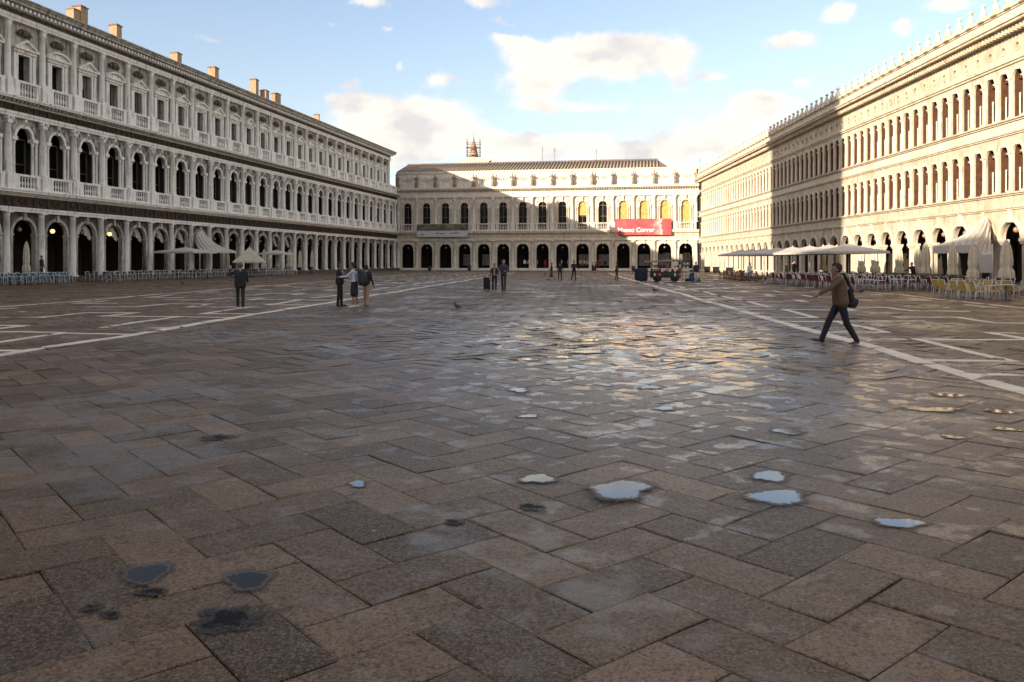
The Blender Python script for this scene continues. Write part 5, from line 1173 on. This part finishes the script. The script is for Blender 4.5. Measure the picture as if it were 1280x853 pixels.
    for sx in (-1, 1):
        add(hp(sx * .085, .0, .01), hp(sx * .09, -.012, -.03), .014, .011, S); add(hp(sx * .032, .083, .018), hp(sx * .034, .084, .018), .010, .010, EY)
    add(hp(-.02, .083, -.05), hp(.02, .083, -.05), .009, .009, S)
    if not bald:
        add(hp(0, -.03, .055), hp(0, -.035, .02), .093, .088, HR); add(hp(0, .035, .095), hp(0, -.02, .09), .05, .06, HR)
        for sx in (-1, 1): add(hp(sx * .065, -.02, .04), hp(sx * .055, -.05, -.02), .04, .04, HR)
        if longhair: add(hp(0, -.06, 0), hp(0, -.085, -.2), .075, .06, HR)
    if hat: add(hp(0, .0, .075), hp(0, -.01, .095), .10, .08, HT); add(hp(0, .07, .065), hp(0, .13, .055), .05, .04, HT)
    me = fused('person', caps, mats, detail / (h / 1.75), 3 if detail > .015 else 4)
    return ob('person', me, None, (x, y, hgt(x, y) if z is None else z), face, None, label, 'person', group, (h / 1.75,) * 3)
W_LEFT = math.pi / 2       # heading towards -X
W_RIGHT = -math.pi / 2; AWAY = 0; TOWARD = math.pi
SHOE = cm('black_shoe', (.015, .013, .012), .4); WSHOE = cm('white_shoe', (.7, .68, .65)); BSHOE = cm('red_brown_shoe', (.10, .03, .018), .45)
# the walking man at the right
JK = cm('olive_brown_jacket', (.12, .070, .034)); JEAN = cm('dark_blue_jeans', (.007, .010, .019))
P = gp(1050, 430.5)
man = person('man in a brown jacket and dark jeans striding left across the white band', P.x, P.y, W_LEFT - .10, 1.80, JK, JEAN, BSHOE, HAIR, SKIN_D,
             ll=(-14, 16), rl=(27, 6), la=(56, 8, 6), ra=(-18, 8, 14), coat=.09, lean=5, detail=.0095, headturn=-6, under=cm('brown_shirt', (.06, .03, .02)), slim=1.08)
mb = MB(); f = W_LEFT - .10
def mloc(dx, dy, dz): return Vector((P.x + dx * math.cos(f) - dy * math.sin(f), P.y + dx * math.sin(f) + dy * math.cos(f), dz))
bg = thing('shoulder_bag', 'black shoulder bag hanging behind the striding man on a strap', 'bag', (P.x, P.y, hgt(P.x, P.y)), f)
me = fused('body', [((.02, -.22, 1.12), (-.02, -.26, .88), .05, .08, 0), ((.08, -.22, 1.12), (.14, -.28, .88), .05, .08, 0), ((-.04, -.22, .84), (.14, -.22, .84), .075, .075, 0), ((.05, -.34, .90), (.05, -.30, .82), .07, .07, 0)], [BLK], .014); ob('body', me, bg)
me = fused('strap', [((.02, -.24, 1.12), (.11, -.10, 1.50), .02, .018, 0), ((.11, -.10, 1.50), (.11, .10, 1.47), .018, .018, 0), ((-.06, -.26, 1.12), (.09, -.12, 1.5), .018, .018, 0)], [BLK], .012); ob('strap', me, bg)
# man in black, left, seen from behind with an arm raised
P = gp(300.5, 386); person('lone man all in black seen from behind with his left arm raised to his face', P.x, P.y, AWAY + .25, 1.74, BLK, cm('charcoal_trousers', (.016, .015, .017)), WSHOE, cm('grey_hair', (.10, .09, .08)), None,
                           ll=(3, 2), rl=(-3, 2), la=(50, 55, 95), ra=(14, 12, 50), coat=.16, detail=.014)
# group of three
P = gp(425, 383); person('man in a black suit and white collar facing the tourist with the backpack', P.x, P.y, W_RIGHT, 1.78, BLK, BLK, SHOE, HAIR, SKIN_D, ll=(4, 3), rl=(-4, 2), la=(22, 4, 62), ra=(26, 4, 66), coat=.10, detail=.014, under=WSHOE)
P2 = gp(443, 384.5); person('tourist in a pale blue shirt, black shorts and white shoes wearing a large dark backpack', P2.x, P2.y, W_LEFT - .15, 1.74, cm('pale_blue_shirt', (.50, .54, .64)), BLK, WSHOE, HAIR, SKIN_D, ll=(2, 4), rl=(-6, 2), la=(48, 4, 38), ra=(30, 6, 70), skirt=.40, detail=.014, lean=4)
P3 = gp(456, 383); P3 += Vector((0, .35, 0)); person('person in a dark top and beige trousers standing behind the backpack', P3.x, P3.y, AWAY - .3, 1.66, BLK, cm('beige_trousers', (.36, .25, .17)), cm('tan_shoe', (.3, .2, .13)), HAIR, None, ll=(7, 2), rl=(-7, 4), la=(25, 8, 60), ra=(10, 8, 20), detail=.015)
bp_ = thing('backpack', 'large dark navy backpack on the tourist in the pale blue shirt', 'backpack', (P2.x + .22, P2.y, 0), W_LEFT - .15)
NAVY = cm('navy_nylon', (.012, .014, .028), .6)
ob('body', fused('body', [((-.09, -.06, 1.36), (-.1, -.08, .98), .12, .13, 0), ((.09, -.06, 1.36), (.1, -.08, .98), .12, .13, 0), ((0, -.18, 1.2), (0, -.18, 1.02), .1, .11, 0)], [NAVY], .02), bp_)
ob('strap', fused('strap', [((-.12, .05, 1.42), (-.12, .28, 1.44), .02, .02, 0), ((.12, .05, 1.42), (.12, .28, 1.44), .02, .02, 0), ((-.12, .28, 1.44), (-.13, .33, 1.2), .018, .018, 0), ((.12, .28, 1.44), (.13, .33, 1.2), .018, .018, 0)], [NAVY], .014), bp_)
# the couple in the middle
P = gp(618, 364); person('woman in a purple jacket over a yellow top with black trousers and white shoes', P.x, P.y, TOWARD, 1.66, cm('purple_jacket', (.06, .022, .06)), BLK, WSHOE, cm('brown_hair', (.10, .05, .03)), None, ll=(3, 2), rl=(-3, 4), la=(6, 12, 12), ra=(6, 12, 12), detail=.017, under=cm('yellow_top', (.50, .33, .04)), longhair=True)
Pq = gp(608.5, 363); sc_ = thing('suitcase', 'upright black wheeled suitcase at the left hand of the woman in yellow', 'suitcase', (Pq.x, Pq.y, 0), .1)
mb = MB(); mb.box(-.2, .2, -.13, .13, .07, .80); ob('body', mb.mesh('body', BLK), sc_); mb = MB(); mb.tube((-.12, .08, .8), (-.12, .08, 1.02), .01, n=4); mb.tube((.12, .08, .8), (.12, .08, 1.02), .01, n=4); mb.tube((-.12, .08, 1.02), (.12, .08, 1.02), .014, n=5); ob('handle', mb.mesh('handle', M_IRON), sc_)
for sx in (-.15, .15): mb = MB(); mb.tube((sx - .02, 0, .035), (sx + .02, 0, .035), .035, n=8); ob('wheel', mb.mesh('wheel', M_IRON), sc_)
P = gp(629.5, 364.5); person('tall man in a dark patterned jacket and brown trousers walking beside the woman in yellow', P.x, P.y, TOWARD - .2, 1.90, cm('dark_grey_jacket', (.04, .04, .05)), cm('brown_trousers', (.06, .028, .022)), cm('brown_shoe', (.14, .08, .06)), cm('grey_hair', (.1, .09, .08)), None, ll=(12, 3), rl=(-10, 8), la=(20, 10, 70), ra=(20, 10, 70), detail=.017)
# walkers near the wing
RBR = cm('rust_skirt', (.13, .035, .02))
P = gp(689.5, 350.5); person('woman in a dark jacket and long rust skirt walking left towards the pigeon', P.x, P.y, W_LEFT, 1.68, BLK, RBR, SHOE, HAIR, None, ll=(-14, 20), rl=(22, 4), la=(25, 10, 30), ra=(-15, 10, 20), skirt=.46, detail=.024)
P = gp(700, 350.5); person('man in black walking away just right of the woman in the rust skirt', P.x, P.y, AWAY - .3, 1.76, BLK, cm('dark_trousers', (.02, .018, .02)), SHOE, HAIR, None, ll=(-10, 14), rl=(14, 4), la=(10, 14, 40), ra=(0, 12, 30), detail=.024)
P = gp(717.5, 351); person('man in black striding, elbows out, right of the pair with the rust skirt', P.x, P.y, TOWARD + .4, 1.84, BLK, BLK, SHOE, HAIR, None, ll=(12, 4), rl=(-10, 20), la=(5, 30, 50), ra=(10, 30, 50), detail=.024)
P = gp(740.5, 342); person('small distant person in dark clothes, left of the pair near the wing', P.x, P.y, W_RIGHT, 1.62, BLK, BLK, SHOE, HAIR, None, ll=(-10, 10), rl=(14, 4), shorts=True, detail=.03)
P = gp(744.5, 342); person('small distant person in dark clothes, right of the pair near the wing', P.x, P.y, W_RIGHT, 1.68, cm('dark_brown_coat', (.035, .02, .015)), BLK, SHOE, HAIR, None, ll=(10, 4), rl=(-10, 8), shorts=True, detail=.03)
P = gp(771, 350.5); person('person in brown clothes standing alone left of the souvenir cart', P.x, P.y, W_LEFT, 1.70, cm('brown_coat', (.075, .042, .03)), cm('brown_trousers2', (.08, .045, .03)), SHOE, HAIR, None, ll=(-6, 2), rl=(8, 2), la=(10, 8, 40), ra=(0, 8, 10), coat=.2, detail=.024)
# right terrace
P = at_px_right(937, 11.6); person('woman in a white top and pale jeans walking by the wicker chairs', P.x, P.y, W_LEFT + .5, 1.72, cm('white_top', (.7, .66, .6)), cm('pale_jeans', (.12, .14, .19)), WSHOE, HAIR, None, ll=(-12, 14), rl=(16, 4), la=(20, 14, 60), ra=(0, 10, 20), longhair=True, detail=.024)
P = at_px_right(983.5, 7.6); person('waiter in black standing at the terrace, left one of two', P.x, P.y, W_LEFT, 1.72, BLK, BLK, SHOE, HAIR, None, detail=.026)
P = at_px_right(992.5, 7.9); person('waiter in black standing at the terrace, right and taller one of two', P.x, P.y, TOWARD + .6, 1.85, BLK, BLK, SHOE, HAIR, None, la=(20, 10, 50), detail=.026)
P = at_px_right(1142, 3.6); person('waiter in black bending over by the closed parasols left of the big tent', P.x, P.y, W_LEFT + .3, 1.74, BLK, BLK, SHOE, HAIR, None, la=(40, 14, 40), ra=(40, 14, 40), lean=14, detail=.022)
P = at_px_left(52, .8); person('waiter in dark clothes standing in a left arch behind the teal chairs', P.x, P.y, W_RIGHT, 1.78, BLK, BLK, SHOE, HAIR, None, detail=.024, z=.46)
# people in the wing arcade
sh = [cm('white_shirt', (.7, .66, .6)), cm('red_dress', (.35, .02, .03)), cm('grey_shirt', (.35, .32, .3)), BLK, cm('cream_coat', (.55, .47, .36))]
ar = [(655, 0, 'person in a white shirt in the seventh wing arch, on the left'), (659.5, 4, 'person in pale clothes in the seventh wing arch, on the right'), (680, 1, 'woman in a red dress in the eighth wing arch'), (671, 4, 'person in a cream coat at the edge of the eighth wing arch'),
      (701, 0, 'person in a white shirt in the ninth wing arch'), (708, 2, 'person in grey in the ninth wing arch'), (725, 2, 'person in grey in the tenth wing arch, on the left'), (729.5, 0, 'person in white in the tenth wing arch, in the middle'), (733, 4, 'person in cream in the tenth wing arch, on the right'), (748, 1, 'person with a red top in the eleventh wing arch'), (756, 3, 'person in black in the eleventh wing arch')]
for k, (px, ci, lab) in enumerate(ar):
    P = on_wing(wing_x(px), .9 + (k % 3) * .5, 0); person(lab, P.x, P.y, random.choice((W_LEFT, W_RIGHT, TOWARD)) + random.uniform(-.3, .3), random.uniform(1.6, 1.8), sh[ci], sh[ci] if ci == 1 else BLK, SHOE, HAIR, None, ll=(random.uniform(-12, 12), 5), rl=(random.uniform(-12, 12), 5), detail=.034, z=.43, group='people in the wing arcade')
# pigeons
M_PIG = cm('pigeon_grey', (.05, .05, .06))
def pigeon(px, py, rz, label):
    P = gp(px, py); t = ob('pigeon', fused('pigeon', [((0, -.05, .13), (0, .06, .16), .055, .065, 0), ((0, .08, .19), (0, .11, .26), .038, .028, 0), ((0, .115, .275), (0, .12, .28), .03, .03, 0), ((0, .14, .275), (0, .17, .268), .012, .004, 1), ((0, -.08, .13), (0, -.20, .09), .04, .018, 0),
          ((.05, .04, .16), (.035, -.13, .13), .028, .016, 0), ((-.05, .04, .16), (-.035, -.13, .13), .028, .016, 0), ((.025, .01, .1), (.028, .02, .01), .011, .009, 1), ((-.025, .01, .1), (-.028, -.01, .01), .011, .009, 1), ((.028, .0, .012), (.028, .05, .01), .008, .006, 1), ((-.028, -.03, .012), (-.028, .02, .01), .008, .006, 1)],
          [M_PIG, cm('pigeon_foot', (.25, .08, .06))], .008, 2), None, (P.x, P.y, hgt(P.x, P.y)), rz, None, label, 'pigeon', 'pigeons on the square')
pigeon(571.5, 388, .9, 'grey pigeon on the paving in front of the couple'); pigeon(818.5, 365.5, 1.5, 'dark pigeon on the paving below the souvenir cart'); pigeon(228, 357, 1.3, 'dark pigeon near the left terrace')
pigeon(681, 344.5, -1.2, 'dark pigeon by the woman in the rust skirt'); pigeon(1077, 366.5, -1.4, 'pale pigeon right of the walking man by the dark red chairs')

# souvenir cart and its goods
P = gp(840, 352.5)
cart = thing('souvenir_cart', 'souvenir cart crowded with goods under a flat dark awning, before the end wing', 'cart', (P.x - .1, P.y + .4, 0), -.1)
mb = MB(); mb.box(-1.7, .9, -.5, .5, .35, .95); ob('body', mb.mesh('body', mat('cart_red_brown', (.07, .03, .025), .6, .5, 4)), cart)
mb = MB(); mb.add([(-2.2, -.8, 1.72), (1.1, -.8, 1.86), (1.1, .7, 1.95), (-2.2, .7, 1.80), (-2.2, -.8, 1.66), (1.1, -.8, 1.80), (1.1, .7, 1.89), (-2.2, .7, 1.74)], [(0, 1, 2, 3), (7, 6, 5, 4), (0, 4, 5, 1), (1, 5, 6, 2), (2, 6, 7, 3), (3, 7, 4, 0)]); ob('awning', mb.mesh('awning', mat('awning_grey', (.16, .13, .11), .8, .5, 3)), cart)
for sx, sy in ((-1.6, -.45), (.8, -.45), (-1.6, .45), (.8, .45)): mb = MB(); mb.tube((sx, sy, .9), (sx, sy, 1.75), .025, n=5); ob('post', mb.mesh('post', M_IRON), cart)
for sx in (-1.1, .4):
    mb = MB(); mb.tube((sx, -.56, .34), (sx, -.48, .34), .34, n=14); ob('wheel', mb.mesh('wheel', M_IRON), cart); mb = MB(); mb.tube((sx, .48, .34), (sx, .56, .34), .34, n=14); ob('wheel', mb.mesh('wheel', M_IRON), cart)
gc = [cm('red_goods', (.28, .02, .02)), cm('white_goods', (.6, .58, .55)), cm('black_goods', (.02, .02, .02)), cm('pink_goods', (.4, .2, .2)), cm('blue_goods', (.03, .05, .14)), cm('green_goods', (.03, .10, .05)), cm('tan_goods', (.3, .2, .1))]
rnd = random.Random(9)
for r_ in range(3):
    for k in range(12):
        x = -1.65 + k * .22; mb = MB(); q = rnd.random()
        if q < .5: mb.box(-.08, .08, -.03, .03, 0, .26)
        elif q < .8: mb.blob((0, 0, .12), (.09, .08, .1), 8, 5)
        else: mb.taper(0, 0, 0, .28, .05, .04, .1, .05)
        ob('souvenir', mb.mesh('souvenir', rnd.choice(gc)), None, (cart.location.x + x, cart.location.y - .58, .50 + r_ * .36), 0, None, f'{ORD[k + 1]} small souvenir from the left in the ' + ('bottom', 'middle', 'top')[r_] + ' row on the cart', 'souvenir', 'souvenirs hanging on the cart')
# rack of hats at the right of the cart
t = thing('hat_rack', 'tall rack of black and white hats in stacked rows at the right of the cart', 'rack', (P.x + 1.35, P.y, 0), 0)
mb = MB(); mb.tube((-.45, .1, 0), (-.45, .1, 1.85), .02, n=5); mb.tube((.45, .1, 0), (.45, .1, 1.85), .02, n=5)
for z in (.3, .6, .9, 1.2, 1.5): mb.box(-.5, .5, .0, .2, z - .02, z)
ob('frame', mb.mesh('frame', M_IRON), t)
for i, z in enumerate((.3, .6, .9, 1.2, 1.5)):
    for k in range(3):
        mb = MB(); mb.lathe(0, 0, [(.2, 0), (.2, .02), (.11, .03), (.10, .13), (.03, .15)], 12)
        o = ob('hat', mb.mesh('hat', gc[1] if k < 2 else gc[2]), None, (P.x + 1.35 - .32 + .32 * k, P.y, z), 0, None, ('white' if k < 2 else 'black') + ' brimmed hat on the ' + ('lowest', 'second', 'third', 'fourth', 'top')[i] + ' shelf of the hat rack, ' + ('left', 'middle', 'right')[k], 'hat', ('white' if k < 2 else 'black') + ' hats on the rack')
Pv = gp(862, 352.5); person('vendor in a dark blue jacket at the right end of the souvenir cart', P.x + 2.05, P.y - .1, TOWARD + .3, 1.76, cm('dark_blue_jacket', (.015, .018, .04)), cm('white_apron', (.6, .58, .56)), SHOE, HAIR, None, coat=.1, detail=.026)
Pc = gp(801.5, 353); t = thing('covered_trolley', 'low trolley under a dark navy cover standing left of the cart', 'trolley', (Pc.x, Pc.y, 0), .1)
ob('cover', fused('cover', [((-.35, 0, .35), (-.35, 0, .95), .22, .22, 0), ((.35, 0, .3), (.35, 0, .95), .22, .22, 0), ((-.4, 0, 1.0), (.4, 0, 1.02), .2, .2, 0), ((0, 0, .3), (0, 0, .8), .26, .26, 0)], [cm('navy_cover', (.012, .016, .03))], .04), t)
mb = MB(); mb.tube((-.55, 0, .95), (-.78, 0, .8), .03, n=5); mb.tube((-.3, -.1, 0), (-.3, -.1, .3), .03, n=5); mb.tube((.3, -.1, 0), (.3, -.1, .3), .03, n=5); ob('frame', mb.mesh('frame', M_IRON), t)
for px, w, h, ci, lab in ((872, .45, .42, 5, 'low green bundle on the ground, rightmost by the cart'), (866, .4, .95, 4, 'upright blue bag stacked with a red box right of the hat rack'), (860, .35, .5, 2, 'black bag on the ground between the hat rack and the blue bag')):
    Q = gp(px, 352.5); t = thing('goods_bag', lab, 'bag', (Q.x, Q.y, 0), .2)
    ob('body', fused('body', [((-w * .5, 0, h * .25), (w * .5, 0, h * .25), h * .25, h * .22, 0), ((-w * .25, 0, h * .6), (w * .25, 0, h * .6), h * .22, h * .2, 0)], [gc[ci]], .04), t)
    mb = MB(); mb.tube((-w * .2, 0, h * .75), (0, 0, h * .95), .02, n=4); mb.tube((0, 0, h * .95), (w * .2, 0, h * .75), .02, n=4); ob('handle', mb.mesh('handle', M_IRON), t)
# low hedge boxes before the big tent
for k in range(4):
    P = rrow(56.2 - k * 2.6, 5.4); t = thing('hedge_box', ('farthest', 'second', 'third', 'nearest')[k] + ' long planter with a clipped green top before the big tent', 'planter', (P.x, P.y, 0), aR, 'planters before the big tent')
    mb = MB(); mb.box(-.2, .2, -1.2, 1.2, 0, .75); ob('box', mb.mesh('box', M_SHUTTER), t)
    mb = MB(); rr = random.Random(k)
    for _ in range(420):
        c_ = Vector((rr.uniform(-.22, .22), rr.uniform(-1.22, 1.22), rr.uniform(.72, 1.0))); a_ = rr.uniform(0, 6.28); b_ = rr.uniform(-1, 1); u = Vector((math.cos(a_), math.sin(a_), b_)).normalized() * .05; v = Vector((-math.sin(a_), math.cos(a_), rr.uniform(-.5, .5))).normalized() * .035
        mb.add([tuple(c_ - u), tuple(c_ + v), tuple(c_ + u), tuple(c_ - v)], [(0, 1, 2, 3)])
    ob('foliage', mb.mesh('foliage', mat('hedge_leaf', (.05, .075, .02), .7, .5, 12), False), t, kind='stuff')
# lamp posts on the front of the right terrace are not in the photograph: none built
print('objects', len(bpy.data.objects), 'tris', sum(len(o.data.polygons) for o in bpy.data.objects if o.type == 'MESH'))
